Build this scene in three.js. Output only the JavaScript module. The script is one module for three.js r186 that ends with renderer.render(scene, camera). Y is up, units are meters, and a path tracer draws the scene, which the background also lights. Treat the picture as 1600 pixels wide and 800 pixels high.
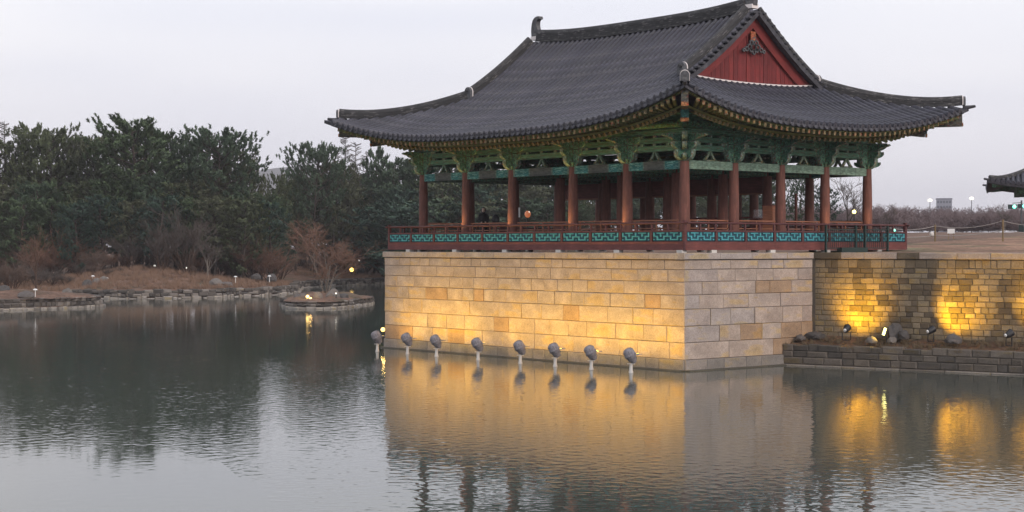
import * as THREE from 'three';
import { mergeGeometries, toCreasedNormals } from 'three/addons/utils/BufferGeometryUtils.js';
import { MarchingCubes } from 'three/addons/objects/MarchingCubes.js';

// ---------------------------------------------------------------- camera, sky, sun, exposure
const scene = new THREE.Scene();
const F = 2640, EYE = 5.5, HOR = 385;                 // focal length in pixels of the 1600 px photograph, eye height, horizon row
const CX = -53.7, CZ = 53.5, RX = 0.774, RZ = 0.633;  // x and z run along the pavilion's two fronts; camera stands off its corner
const W = (r, d, y = 0) => new THREE.Vector3(CX + r * RX + d * RZ, y, CZ + r * RZ - d * RX);
const P = (px, py, d) => W((px - 800) / F * d, d, EYE + (HOR - py) * d / F);
const RD = (x, z) => { const a = x - CX, b = z - CZ; return [a * RX + b * RZ, a * RZ - b * RX]; };
const camera = new THREE.PerspectiveCamera(2 * Math.atan(400 / F) * 180 / Math.PI, 2, 0.5, 9000);
camera.position.copy(W(0, 0, EYE));
camera.lookAt(W(0, 100, EYE - 100 * 15 / F));
scene.add(camera);

const renderer = new THREE.WebGLRenderer({ antialias: true });
renderer.setSize(1024, 512);
renderer.toneMapping = THREE.LinearToneMapping;
renderer.toneMappingExposure = 1.26;
renderer.shadowMap.enabled = true;

{ // overcast dusk: pale, a little bluer high up and lilac low down, faint broad clouds
  const w = 1024, h = 512, data = new Float32Array(w * h * 4);
  const lerp = (a, b, t) => a + (b - a) * t;
  const hsh = (a, b, k) => { let q = Math.imul(((a % 64) + 64) % 64, 374761393) ^ Math.imul(b, 668265263) ^ Math.imul(k, 1274126177); q = Math.imul(q ^ (q >>> 13), 1274126177); return ((q ^ (q >>> 16)) >>> 0) / 4294967296; };
  const ns = (x, y, k, per) => { const a = Math.floor(x), b = Math.floor(y), u = x - a, v = y - b, p = u * u * (3 - 2 * u), q = v * v * (3 - 2 * v), m = (n) => ((n % per) + per) % per; return lerp(lerp(hsh(m(a), b, k), hsh(m(a + 1), b, k), p), lerp(hsh(m(a), b + 1, k), hsh(m(a + 1), b + 1, k), p), q); };
  for (let j = 0; j < h; j++) for (let i = 0; i < w; i++) {
    const el = ((j + 0.5) / h - 0.5) * Math.PI, az = (i + 0.5) / w;
    const t = Math.min(1, Math.max(0, el / 0.16));
    const q = 0.5 * ns(az * 12, el * 8, 1, 12) + 0.32 * ns(az * 30, el * 22, 2, 30) + 0.18 * ns(az * 60, el * 60, 3, 60);   // 0 blue-grey gap .. 1 white veil
    const g = Math.min(1, Math.max(0, (q - 0.25) / 0.5));
    const lo = [0.70, 0.675, 0.715], hi = [lerp(0.72, 0.88, g), lerp(0.745, 0.87, g), lerp(0.84, 0.875, g)], z = [0.72, 0.75, 0.84];
    const up = Math.min(1, Math.max(0, (el - 0.25) / 1.1)), m = 0.95 + 0.07 * g;
    const o = (j * w + i) * 4;
    for (let k = 0; k < 3; k++) data[o + k] = lerp(lerp(lo[k], hi[k], t), z[k], up) * m;
    data[o + 3] = 1;
  }
  const sky = new THREE.DataTexture(data, w, h, THREE.RGBAFormat, THREE.FloatType);
  sky.mapping = THREE.EquirectangularReflectionMapping; sky.magFilter = THREE.LinearFilter; sky.needsUpdate = true;
  scene.background = sky; scene.environment = sky;
}
const sun = new THREE.DirectionalLight(new THREE.Color().setRGB(1, 0.86, 0.78), 1.3);
sun.position.copy(W(78, -10, 62)); sun.target.position.copy(W(8, 80, 5));
sun.shadow.radius = 45; sun.castShadow = true;
Object.assign(sun.shadow.camera, { left: -150, right: 150, top: 120, bottom: -120, near: 1, far: 500 });
scene.add(sun, sun.target);
scene.fog = new THREE.FogExp2(new THREE.Color().setRGB(0.72, 0.72, 0.77), 0.0002);

// ---------------------------------------------------------------- helpers
function rng(seed) { let s = seed >>> 0; return () => { s = (s + 0x6d2b79f5) | 0; let t = Math.imul(s ^ (s >>> 15), 1 | s); t = (t + Math.imul(t ^ (t >>> 7), 61 | t)) ^ t; return ((t ^ (t >>> 14)) >>> 0) / 4294967296; }; }
const taken = new Map();
function numbered(name) { const k = taken.get(name) || 0; taken.set(name, k + 1); return k ? name + '_' + String(k).padStart(3, '0') : name; }
const V = (x, y, z) => new THREE.Vector3(x, y, z);
const clamp = (x, a = 0, b = 1) => Math.min(b, Math.max(a, x));
const sstep = (a, b, x) => { const t = clamp((x - a) / (b - a)); return t * t * (3 - 2 * t); };
function hash2(i, j, s) { let h = Math.imul(i, 374761393) ^ Math.imul(j, 668265263) ^ Math.imul(s, 1274126177); h = Math.imul(h ^ (h >>> 13), 1274126177); return ((h ^ (h >>> 16)) >>> 0) / 4294967296; }
function vnoise(x, y, s = 0, px = 1 << 20, py = px) {
  const i = Math.floor(x), j = Math.floor(y), fx = x - i, fy = y - j, u = fx * fx * (3 - 2 * fx), v = fy * fy * (3 - 2 * fy);
  const m = (a, n) => ((a % n) + n) % n, a = m(i, px), b = m(i + 1, px), c = m(j, py), d = m(j + 1, py);
  return (hash2(a, c, s) * (1 - u) + hash2(b, c, s) * u) * (1 - v) + (hash2(a, d, s) * (1 - u) + hash2(b, d, s) * u) * v;
}
function fbm(u, v, fx, fy, oct, s) { let a = 0, w = 0.5, t = 0; for (let o = 0; o < oct; o++) { a += w * vnoise(u * fx, v * fy, s + o * 7, fx, fy); t += w; w *= 0.55; fx *= 2; fy *= 2; } return a / t; }
function tex(n, fn, metres, srgb = true) {
  const d = new Uint8Array(n * n * 4);
  for (let j = 0; j < n; j++) for (let i = 0; i < n; i++) {
    const c = fn(i / n, j / n), o = (j * n + i) * 4;
    for (let k = 0; k < 3; k++) d[o + k] = clamp((c.length ? c[k] : c), 0, 1) * 255;
    d[o + 3] = 255;
  }
  const t = new THREE.DataTexture(d, n, n); t.wrapS = t.wrapT = THREE.RepeatWrapping; t.magFilter = THREE.LinearFilter; t.minFilter = THREE.LinearMipmapLinearFilter;
  if (srgb) t.colorSpace = THREE.SRGBColorSpace;
  const m = Array.isArray(metres) ? metres : [metres, metres];
  t.repeat.set(1 / m[0], 1 / m[1]); t.needsUpdate = true; return t;
}
function mat(rgb, o = {}) { const { physical, ...rest } = o; const m = new (physical ? THREE.MeshPhysicalMaterial : THREE.MeshStandardMaterial)({ roughness: 0.85, side: THREE.DoubleSide, ...rest }); m.color.setRGB(...rgb); return m; }

class G { // collects quads and triangles with uv in metres
  constructor() { this.p = []; this.t = []; }
  tri(a, b, c, ua, ub, uc) { this.p.push(a.x, a.y, a.z, b.x, b.y, b.z, c.x, c.y, c.z); this.t.push(...(ua || [0, 0]), ...(ub || [0, 0]), ...(uc || [0, 0])); }
  quad(a, b, c, d, uv) {
    if (!uv) { const w = a.distanceTo(b), h = a.distanceTo(d), o = (a.x * 1.7 + a.z * 2.3), q = a.y; uv = [[o, q], [o + w, q], [o + w, q + h], [o, q + h]]; }
    this.tri(a, b, c, uv[0], uv[1], uv[2]); this.tri(a, c, d, uv[0], uv[2], uv[3]);
  }
  hexa(q, bottomToo = true) { // q: 8 points, 0-3 lower ring counter-clockwise seen from above, 4-7 upper ring
    for (let k = 0; k < 4; k++) { const n = (k + 1) % 4; this.quad(q[k], q[n], q[n + 4], q[k + 4]); }
    this.quad(q[4], q[5], q[6], q[7]); if (bottomToo) this.quad(q[3], q[2], q[1], q[0]);
    return this;
  }
  box(cx, cy, cz, w, h, d) { const x = w / 2, y = h / 2, z = d / 2; return this.hexa([V(cx - x, cy - y, cz + z), V(cx + x, cy - y, cz + z), V(cx + x, cy - y, cz - z), V(cx - x, cy - y, cz - z), V(cx - x, cy + y, cz + z), V(cx + x, cy + y, cz + z), V(cx + x, cy + y, cz - z), V(cx - x, cy + y, cz - z)]); }
  beam(a, b, w, h) { // rectangular bar from a to b
    const t = b.clone().sub(a).normalize(), s = Math.abs(t.y) > 0.99 ? V(1, 0, 0) : V(0, 1, 0).cross(t).normalize(), u = t.clone().cross(s).normalize();
    const c = (p, i, j) => p.clone().addScaledVector(s, i * w / 2).addScaledVector(u, j * h / 2);
    return this.hexa([c(a, -1, -1), c(a, 1, -1), c(b, 1, -1), c(b, -1, -1), c(a, -1, 1), c(a, 1, 1), c(b, 1, 1), c(b, -1, 1)]);
  }
  sweep(pts, prof, closed = true, caps = true, scale = null, up0 = V(0, 1, 0)) { // prof: [side, up] pairs
    const n = prof.length, rings = [], m = closed ? n : n - 1; let len = 0; const L = [];
    pts.forEach((p, k) => {
      const t = pts[Math.min(k + 1, pts.length - 1)].clone().sub(pts[Math.max(k - 1, 0)]).normalize();
      let up = up0; if (Math.abs(t.dot(up)) > 0.98) up = V(1, 0, 0.2).normalize();
      const s = up.clone().cross(t).normalize(), u = t.clone().cross(s).normalize(), f = scale ? scale(k / (pts.length - 1)) : 1;
      rings.push(prof.map(([a, b]) => p.clone().addScaledVector(s, a * f).addScaledVector(u, b * f)));
      if (k) len += p.distanceTo(pts[k - 1]); L.push(len);
    });
    let per = [0]; for (let i = 0; i < n; i++) { const q = prof[(i + 1) % n]; per.push(per[i] + Math.hypot(q[0] - prof[i][0], q[1] - prof[i][1])); }
    for (let k = 0; k + 1 < rings.length; k++) for (let i = 0; i < m; i++) {
      const j = (i + 1) % n;
      this.quad(rings[k][i], rings[k][j], rings[k + 1][j], rings[k + 1][i], [[L[k], per[i]], [L[k], per[i + 1]], [L[k + 1], per[i + 1]], [L[k + 1], per[i]]]);
    }
    if (caps && closed) for (const r of [rings[0], rings[rings.length - 1]]) for (let i = 1; i + 1 < n; i++) this.tri(r[0], r[i], r[i + 1], prof[0], prof[i], prof[i + 1]);
    return this;
  }
  tube(pts, r, seg = 6, taper = null) { const q = []; for (let i = 0; i < seg; i++) q.push([Math.cos(i / seg * 2 * Math.PI) * r, Math.sin(i / seg * 2 * Math.PI) * r]); return this.sweep(pts, q, true, true, taper); }
  lathe(prof, seg, c = V(0, 0, 0)) { // prof: [radius, y]
    for (let k = 0; k + 1 < prof.length; k++) for (let i = 0; i < seg; i++) {
      const f = (q, a) => V(c.x + q[0] * Math.cos(a), c.y + q[1], c.z + q[0] * Math.sin(a)), a = i / seg * 2 * Math.PI, b = (i + 1) / seg * 2 * Math.PI;
      const U = a * 0.25, U2 = b * 0.25;
      this.quad(f(prof[k], b), f(prof[k], a), f(prof[k + 1], a), f(prof[k + 1], b), [[U2, prof[k][1]], [U, prof[k][1]], [U, prof[k + 1][1]], [U2, prof[k + 1][1]]]);
    }
    return this;
  }
  geo(crease = 0) {
    const g = new THREE.BufferGeometry();
    g.setAttribute('position', new THREE.Float32BufferAttribute(this.p, 3)); g.setAttribute('uv', new THREE.Float32BufferAttribute(this.t, 2));
    if (!crease) { g.computeVertexNormals(); return g; }
    g.computeVertexNormals(); return toCreasedNormals(g, crease);
  }
}
const SMOOTH = 0.9;
function mesh(name, geo, m, parent) { const o = new THREE.Mesh(geo instanceof G ? geo.geo() : geo, m); o.name = parent ? name : numbered(name); o.castShadow = o.receiveShadow = true; (parent || scene).add(o); return o; }
function tag(o, label, category, group, kind) { o.userData.label = label; o.userData.category = category; if (group) o.userData.group = group; if (kind) o.userData.kind = kind; return o; }
function structure(o) { o.userData.kind = 'structure'; return o; }
function stuff(o) { o.userData.kind = 'stuff'; return o; }
function thing(name, label, category, pos = V(0, 0, 0), turn = 0, group) { const o = new THREE.Group(); o.name = numbered(name); o.position.copy(pos); o.rotation.y = turn; scene.add(o); return tag(o, label, category, group); }
function copy(src, name, label) { const o = src.clone(); o.name = numbered(name); o.userData = { ...src.userData }; if (label) o.userData.label = label; scene.add(o); return o; }

// ---------------------------------------------------------------- textures and materials
const T = {
  granite: tex(512, (u, v) => { const a = fbm(u, v, 6, 6, 5, 1), b = fbm(u, v, 90, 90, 2, 9), c = fbm(u, v, 3, 9, 3, 21); const k = 0.72 + 0.22 * a + 0.20 * (b - 0.5) + 0.10 * (c - 0.5); const o = sstep(0.55, 0.75, c) * 0.12; return [k + o * 0.3, k, k - o]; }, 3.1),
  graniteB: tex(512, (u, v) => 0.5 * fbm(u, v, 60, 60, 3, 5) + 0.5 * fbm(u, v, 9, 9, 4, 6), 1.3, false),
  wood: tex(512, (u, v) => { const a = fbm(u, v, 4, 60, 3, 31), b = fbm(u, v, 5, 5, 4, 33); const k = 0.62 + 0.3 * a + 0.22 * (b - 0.4), f = sstep(0.62, 0.8, fbm(u, v, 10, 34, 3, 35)); return [k + f * 0.12, k + f * 0.12, k + f * 0.12]; }, [2.3, 0.9]),
  woodUp: tex(512, (u, v) => { const a = fbm(u, v, 60, 4, 3, 41), b = fbm(u, v, 5, 5, 4, 43); const k = 0.62 + 0.3 * a + 0.22 * (b - 0.4), f = sstep(0.6, 0.8, fbm(u, v, 34, 10, 3, 45)); return [k + f * 0.14, k + f * 0.12, k + f * 0.12]; }, [0.9, 2.3]),
  paint: tex(512, (u, v) => { const a = fbm(u, v, 12, 12, 4, 51), b = fbm(u, v, 40, 40, 2, 53), c = fbm(u, v, 8, 22, 3, 55); const k = 0.45 + 0.5 * a + 0.25 * (b - 0.5); const l = sstep(0.55, 0.72, c), f = sstep(0.62, 0.68, fbm(u, v, 22, 22, 2, 57)), r = sstep(0.66, 0.7, fbm(u, v, 18, 18, 2, 59)); return [k + l * 0.28 + f * 0.4 + r * 0.5, k + l * 0.16 + f * 0.25 - r * 0.12, k + l * 0.05 + f * 0.3 - r * 0.1]; }, 1.3),
  tile: tex(512, (u, v) => { const a = fbm(u, v, 10, 10, 4, 61), b = fbm(u, v, 64, 64, 2, 63), l = 2 * sstep(0.60, 0.74, fbm(u, v, 18, 18, 3, 65)); const k = 0.52 + 0.5 * a + 0.2 * (b - 0.5); return [k + l * 0.1, k + l * 0.1, k + l * 0.08]; }, 2.7),
  ridge: tex(512, (u, v) => { const a = fbm(u, v, 10, 10, 4, 71), l = sstep(0.66, 0.73, fbm(u, v, 12, 40, 3, 75)); const k = 0.28 + 0.2 * a; return [k + l * 0.34, k + l * 0.33, k + l * 0.31]; }, [3.3, 1.2]),
  soil: tex(512, (u, v) => { const a = fbm(u, v, 7, 7, 5, 81), b = fbm(u, v, 80, 80, 2, 83), g = sstep(0.5, 0.68, fbm(u, v, 5, 5, 4, 85)); const k = 0.5 + 0.45 * a + 0.4 * (b - 0.5); return [k + 0.06 - g * 0.16, k - g * 0.08, k - 0.04 - g * 0.12]; }, 13),
  bark: tex(256, (u, v) => 0.5 + 0.5 * fbm(u, v, 24, 5, 4, 91), [0.8, 3]),
  leaf: tex(256, (u, v) => { const a = fbm(u, v, 8, 8, 3, 95); return [0.6 + 0.4 * a, 0.65 + 0.35 * a, 0.6 + 0.4 * fbm(u, v, 8, 8, 3, 99)]; }, 8),
};
const M = {};
const graniteTints = [[0.55, 0.47, 0.415], [0.57, 0.485, 0.42], [0.53, 0.455, 0.405], [0.58, 0.49, 0.42], [0.55, 0.46, 0.39], [0.52, 0.455, 0.415], [0.59, 0.505, 0.44], [0.54, 0.455, 0.39], [0.50, 0.36, 0.24], [0.51, 0.46, 0.43]];
graniteTints.forEach((c) => { c[0] *= 1.07; c[1] *= 1.02; c[2] *= 0.99; });
M.granite = graniteTints.map((c) => mat(c, { map: T.granite, bumpMap: T.graniteB, bumpScale: 0.012, roughness: 0.92 }));
M.plinth = [[0.36, 0.32, 0.285], [0.40, 0.35, 0.31], [0.33, 0.30, 0.27]].map((c) => mat(c, { map: T.granite, bumpMap: T.graniteB, bumpScale: 0.014 }));
M.mortar = mat([0.10, 0.085, 0.07], { map: T.granite, roughness: 1 });
M.oldStone = [[0.38, 0.30, 0.20], [0.34, 0.27, 0.175], [0.40, 0.32, 0.21], [0.36, 0.295, 0.21], [0.30, 0.245, 0.165]].map((c) => mat(c, { map: T.granite, bumpMap: T.graniteB, bumpScale: 0.02, roughness: 1 }));
M.stained = [[0.19, 0.15, 0.105], [0.22, 0.175, 0.12], [0.15, 0.12, 0.088]].map((c) => mat(c, { map: T.granite, bumpMap: T.graniteB, bumpScale: 0.02, roughness: 1 }));
M.ledge = [[0.17, 0.145, 0.12], [0.21, 0.18, 0.15], [0.13, 0.115, 0.10], [0.33, 0.29, 0.25]].map((c) => mat(c, { map: T.granite, bumpMap: T.graniteB, bumpScale: 0.02, roughness: 1 }));
M.hipWood = mat([0.13, 0.14, 0.12], { map: T.paint, roughness: 0.9 });
M.footing = mat([0.11, 0.10, 0.075], { map: T.granite, roughness: 0.8 });
M.column = mat([0.25, 0.095, 0.068], { map: T.woodUp, bumpMap: T.woodUp, bumpScale: 0.004, roughness: 0.75 });
M.innerColumn = M.column;
M.redWood = mat([0.26, 0.075, 0.06], { map: T.wood, bumpMap: T.wood, bumpScale: 0.003, roughness: 0.75 });
M.fascia = mat([0.23, 0.065, 0.055], { map: T.wood, roughness: 0.75 });
M.railDark = mat([0.16, 0.05, 0.05], { map: T.wood, roughness: 0.7 });
M.railWarm = mat([0.42, 0.16, 0.08], { map: T.wood, roughness: 0.6 });
M.gableRed = [[0.25, 0.03, 0.03], [0.21, 0.026, 0.026], [0.28, 0.035, 0.032]].map((c) => mat(c, { map: T.woodUp, roughness: 0.8 }));
M.bargeRed = mat([0.28, 0.036, 0.034], { map: T.wood, roughness: 0.8 });
M.fret = mat([0.10, 0.50, 0.56], { map: T.wood, roughness: 0.7 });
M.fretBack = mat([0.02, 0.07, 0.10], { roughness: 0.8 });
M.green = mat([0.15, 0.37, 0.25], { map: T.paint, roughness: 0.85 });
M.greenDark = mat([0.13, 0.33, 0.22], { map: T.paint, roughness: 0.85 });
M.greenPale = mat([0.24, 0.37, 0.25], { map: T.paint, roughness: 0.85 });
M.greenGrey = mat([0.25, 0.40, 0.32], { map: T.paint, roughness: 0.85 });
M.rafter = mat([0.20, 0.26, 0.11], { map: T.paint, roughness: 0.9 });
M.rafterFillet = mat([0.42, 0.42, 0.14], { map: T.wood, roughness: 0.8 });
M.rafterEnd = mat([0.30, 0.25, 0.12], { map: T.paint, roughness: 0.9 });
M.soffit = mat([0.19, 0.23, 0.12], { map: T.paint, roughness: 0.95 });
M.tileBase = mat([0.077, 0.076, 0.102], { map: T.tile, roughness: 0.75 });
M.tileRow = [[0.080, 0.079, 0.107], [0.069, 0.068, 0.093], [0.089, 0.088, 0.117], [0.083, 0.082, 0.104], [0.073, 0.073, 0.101]].map((c) => mat(c, { map: T.tile, roughness: 0.62 }));
M.tileDark = mat([0.08, 0.079, 0.095], { map: T.tile, roughness: 0.75 });
M.ridge = mat([0.36, 0.355, 0.37], { map: T.ridge, roughness: 0.85 });
M.plaster = mat([0.74, 0.68, 0.66], { roughness: 0.95 });
M.greyTile = mat([0.13, 0.13, 0.14], { map: T.tile, roughness: 0.8 });
M.soil = mat([0.25, 0.165, 0.12], { map: T.soil, bumpMap: T.soil, bumpScale: 0.15, roughness: 1 });
M.court = mat([0.40, 0.27, 0.19], { map: T.soil, bumpMap: T.soil, bumpScale: 0.1, roughness: 1 });
M.rock = [[0.17, 0.15, 0.14], [0.22, 0.195, 0.175], [0.12, 0.11, 0.105]].map((c) => mat(c, { map: T.granite, roughness: 1 }));
M.edge = [[0.30, 0.265, 0.235], [0.15, 0.13, 0.115], [0.42, 0.38, 0.34], [0.11, 0.098, 0.09]].map((c) => mat(c, { map: T.granite, roughness: 1 }));
M.black = mat([0.018, 0.018, 0.02], { roughness: 0.45 });
M.iron = mat([0.02, 0.04, 0.035], { roughness: 0.55, metalness: 0.3 });
M.hood = mat([0.40, 0.375, 0.40], { map: T.graniteB, roughness: 0.9 });
M.palePost = mat([0.58, 0.55, 0.51], { roughness: 0.8 });
M.bark = mat([0.10, 0.075, 0.06], { map: T.bark, roughness: 1 });
M.barkRed = mat([0.13, 0.075, 0.05], { map: T.bark, roughness: 1 });
M.barkPale = mat([0.28, 0.24, 0.20], { map: T.bark, roughness: 1 });
M.needle = [[0.072, 0.112, 0.064], [0.098, 0.120, 0.058], [0.054, 0.096, 0.066], [0.084, 0.125, 0.058], [0.106, 0.118, 0.064]].map((c) => mat(c, { roughness: 0.9 }));
M.twig = [[0.115, 0.078, 0.06], [0.17, 0.095, 0.065], [0.09, 0.072, 0.062]].map((c) => mat(c, { roughness: 1 }));
M.lampWhite = mat([0.8, 0.8, 0.78], { roughness: 0.6 });
const glow = (rgb, e) => { const m = mat([0.8, 0.7, 0.5], { roughness: 0.5 }); m.emissive.setRGB(...rgb); m.emissiveIntensity = e; return m; };
M.glowAmber = glow([1, 0.62, 0.14], 3.0);
M.glowYellow = glow([1, 0.9, 0.25], 3.0);
M.glowWhite = glow([1, 0.97, 0.9], 0.9);
M.glowGreen = glow([0.1, 1, 0.75], 2.0);
M.glowOrange = glow([1, 0.22, 0.05], 0.28);

// ---------------------------------------------------------------- terrain
const WATER = 0.07;
const shorePx = [[-900, 470], [-300, 468], [105, 466], [200, 467], [300, 466], [345, 465], [372, 463], [405, 462], [445, 460], [462, 457], [468, 450], [520, 447], [570, 445], [600, 444], [660, 441]];
const shore = shorePx.map(([px, py]) => { const d = (EYE - WATER) * F / (py - HOR); return [(px - 800) / F * d, d]; });
const uv2rd = (u, v) => [7.71 + 0.774 * v - 0.633 * u, 75.4 + 0.633 * v + 0.774 * u];
const wallStart = [14.1, 78.9], wallDir = [0.83, -0.558], wallBack = [0.558, 0.83];
const onWall = (t, b = 0) => [wallStart[0] + wallDir[0] * t + wallBack[0] * b, wallStart[1] + wallDir[1] * t + wallBack[1] * b];
const land = [...shore, uv2rd(60, 40), uv2rd(30, 20), uv2rd(18, 12.5), uv2rd(2, 9), onWall(0.6, 2.2), onWall(60, 2.2), [2500, 30], [2500, 4000], [-2500, 4000], [-2500, 190]];
function signedLand(r, d) {
  let best = 1e9, inside = false;
  for (let i = 0, n = land.length; i < n; i++) {
    const [x0, y0] = land[i], [x1, y1] = land[(i + 1) % n];
    const dx = x1 - x0, dy = y1 - y0, t = clamp(((r - x0) * dx + (d - y0) * dy) / (dx * dx + dy * dy));
    best = Math.min(best, Math.hypot(r - x0 - t * dx, d - y0 - t * dy));
    if ((y0 > d) !== (y1 > d) && r < (x1 - x0) * (d - y0) / (y1 - y0) + x0) inside = !inside;
  }
  return inside ? best : -best;
}
function courtHeight(r, d) { return 5.2 + 0.03 * Math.min(31, Math.max(0, d - 79)) * sstep(0.17, 0.255, r / d) + 0.012 * Math.min(31, Math.max(0, d - 79)) * (1 - sstep(0.17, 0.255, r / d)) + 0.013 * clamp(d - 110, 0, 140) + 0.07 * (vnoise(r * 0.3, d * 0.3, 3) - 0.5); }
function ground(r, d) {
  const s = signedLand(r, d), n = vnoise(r * 0.12, d * 0.12, 7) - 0.5, n2 = vnoise(r * 0.5, d * 0.5, 8) - 0.5;
  const wl = sstep(-0.3, -0.2, r / d); const left = 0.72 + 0.2 * wl + (0.7 + 1.5 * wl) * sstep(0, 24, s) + (0.9 * n + 0.25 * n2) * sstep(0.5, 8, s) + 0.8 * sstep(30, 120, s);
  const k = sstep(-2, 12, r + (d < 150 ? 14 : 0)), right = courtHeight(r, d) - 0.35;
  const top = left * (1 - k) + right * k;
  return s > 0.5 ? top : -1.4 + (top + 1.4) * sstep(-0.6, 0.5, s);
}
function axis(stops) { const a = []; for (let i = 0; i + 1 < stops.length; i++) { const [x, st] = stops[i], e = stops[i + 1][0], n = Math.max(1, Math.round((e - x) / st)); for (let k = 0; k < n; k++) a.push(x + (e - x) * k / n); } a.push(stops[stops.length - 1][0]); return a; }
function sheet(rs, ds, fn, scale = 1) {
  const p = [], t = [], ix = [], n = rs.length;
  for (const d of ds) for (const r of rs) { const [rr, dd, y] = fn(r, d), w = W(rr, dd, y); p.push(w.x, w.y, w.z); t.push(w.x * scale, w.z * scale); }
  for (let j = 0; j + 1 < ds.length; j++) for (let i = 0; i + 1 < n; i++) { const a = j * n + i; ix.push(a, a + 1, a + n + 1, a, a + n + 1, a + n); }
  const g = new THREE.BufferGeometry(); g.setAttribute('position', new THREE.Float32BufferAttribute(p, 3)); g.setAttribute('uv', new THREE.Float32BufferAttribute(t, 2)); g.setIndex(ix); g.computeVertexNormals(); return g;
}
structure(mesh('ground', sheet(axis([[-2400, 400], [-400, 60], [-100, 4], [-62, 1], [6, 3], [80, 20], [400, 300], [2400, 1]]), axis([[-150, 40], [60, 8], [160, 0.8], [210, 1], [262, 4], [330, 40], [700, 300], [3900, 1]]), (r, d) => [r, d, ground(r, d)]), M.soil));
structure(mesh('court_ground', sheet(axis([[-2, 0.5], [30, 5], [120, 1]]), axis([[0.25, 0.4], [8, 1.5], [60, 6], [240, 1]]), (t, b) => { const [r, d] = onWall(t, b); return [r, d, courtHeight(r, d) - (b > 239 ? 0.6 : 0)]; }), M.court));

{ // pond: rippled water, and a stiller patch near the left edge
  const N = 2048, size = 24, h = new Float32Array(N * N), R = rng(77), waves = [];
  for (let k = 0; k < 90; k++) {
    const lam = 0.13 * Math.pow(6, Math.pow(R(), 1.3)), a = R() * Math.PI * 2, kx = Math.round(size / lam * Math.cos(a)), ky = Math.round(size / lam * Math.sin(a));
    if (kx || ky) waves.push([kx, ky, R() * 6.283, 40 / Math.pow(Math.hypot(kx, ky), 1.15)]);
  }
  const sn = new Float32Array(4096); for (let i = 0; i < 4096; i++) sn[i] = Math.sin(i / 4096 * 2 * Math.PI);
  let lo = 1e9, hi = -1e9;
  for (const [kx, ky, ph, am] of waves) { const p0 = Math.round(ph / 6.283 * 4096) + 4096 * 4000; for (let j = 0; j < N; j++) for (let i = 0; i < N; i++) h[j * N + i] += am * sn[(p0 + kx * i * 2 + ky * j * 2) & 4095]; }
  for (let j = 0; j < N; j++) for (let i = 0; i < N; i++) h[j * N + i] *= 0.3 + 1.3 * fbm(i / N, j / N, 5, 3, 3, 17);
  for (const x of h) { lo = Math.min(lo, x); hi = Math.max(hi, x); }
  const px = new Float32Array(N * N * 4); for (let i = 0; i < N * N; i++) { const c = (h[i] - lo) / (hi - lo); px[i * 4] = px[i * 4 + 1] = px[i * 4 + 2] = c; px[i * 4 + 3] = 1; }
  const t = new THREE.DataTexture(px, N, N, THREE.RGBAFormat, THREE.FloatType); t.wrapS = t.wrapT = THREE.RepeatWrapping; t.magFilter = THREE.LinearFilter; t.repeat.set(1 / size, 1 / size); t.needsUpdate = true;
  const water = (bump) => mat([0.060, 0.070, 0.060], { physical: true, ior: 1.333, roughness: 0.04, bumpMap: t, bumpScale: bump });
  const rip = water(0.0075), calm = water(0.0018), far = water(0.0045);
  const wv = (px_, py) => { const d = (EYE - WATER) * F / (py - HOR); const w = W((px_ - 800) / F * d, d); return [w.x, w.z]; };
  const edge = [[-200, 697], [0, 699], [70, 696], [150, 699], [215, 697], [262, 699], [300, 712], [345, 722], [372, 745], [410, 760], [430, 800], [470, 900], [300, 960], [-260, 900]].map(([a, b]) => wv(a, b));
  const outer = [[-700, -30], [300, -30], [300, 420], [-700, 420]].map(([r, d]) => { const w = W(r, d); return [w.x, w.z]; });
  const flat = (pts, holes) => {
    const s = new THREE.Shape(pts.map(([x, z]) => new THREE.Vector2(x, -z))); for (const q of holes || []) s.holes.push(new THREE.Path(q.map(([x, z]) => new THREE.Vector2(x, -z))));
    const g = new THREE.ShapeGeometry(s); g.rotateX(-Math.PI / 2); g.translate(0, WATER, 0); return g;
  };
  const farEdge = [[-260, 520], [0, 512], [120, 513], [178, 517], [215, 538], [300, 555], [380, 554], [450, 557], [520, 556], [592, 564], [596, 470], [597, 432], [300, 432], [-260, 432]].map(([a, b]) => wv(a, b));
  structure(mesh('pond_water', flat(outer, [edge, farEdge]), rip)); structure(mesh('sheltered_water', flat(farEdge), far));
  structure(mesh('still_water', flat(edge), calm));
}

// ---------------------------------------------------------------- stone work
function block(o, e, out, up, w, h, dep, R, bev = 0.02, jit = 0.012) { // a squared stone: o lower left corner of its face, e along, up up, out outward
  const g = new G(), j = () => (R() - 0.5) * 2 * jit, q = (a, b, c) => o.clone().addScaledVector(e, a).addScaledVector(up, b).addScaledVector(out, c), f = j();
  const back = [q(0, 0, -dep), q(w, 0, -dep), q(w, h, -dep), q(0, h, -dep)], mid = [q(0, 0, f - bev), q(w, 0, f - bev), q(w, h, f - bev), q(0, h, f - bev)];
  const front = [q(bev + Math.abs(j()), bev + Math.abs(j()) * 0.5, f + j() * 0.5), q(w - bev - Math.abs(j()), bev + Math.abs(j()) * 0.5, f + j() * 0.5), q(w - bev - Math.abs(j()), h - bev - Math.abs(j()) * 0.5, f + j() * 0.5), q(bev + Math.abs(j()), h - bev - Math.abs(j()) * 0.5, f + j() * 0.5)];
  const U = R() * 9, Vv = R() * 9;
  g.quad(...front, [[U, Vv], [U + w, Vv], [U + w, Vv + h], [U, Vv + h]]);
  for (let k = 0; k < 4; k++) { const n = (k + 1) % 4; g.quad(mid[k], mid[n], front[n], front[k]); g.quad(back[k], back[n], mid[n], mid[k]); }
  return g;
}
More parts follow.
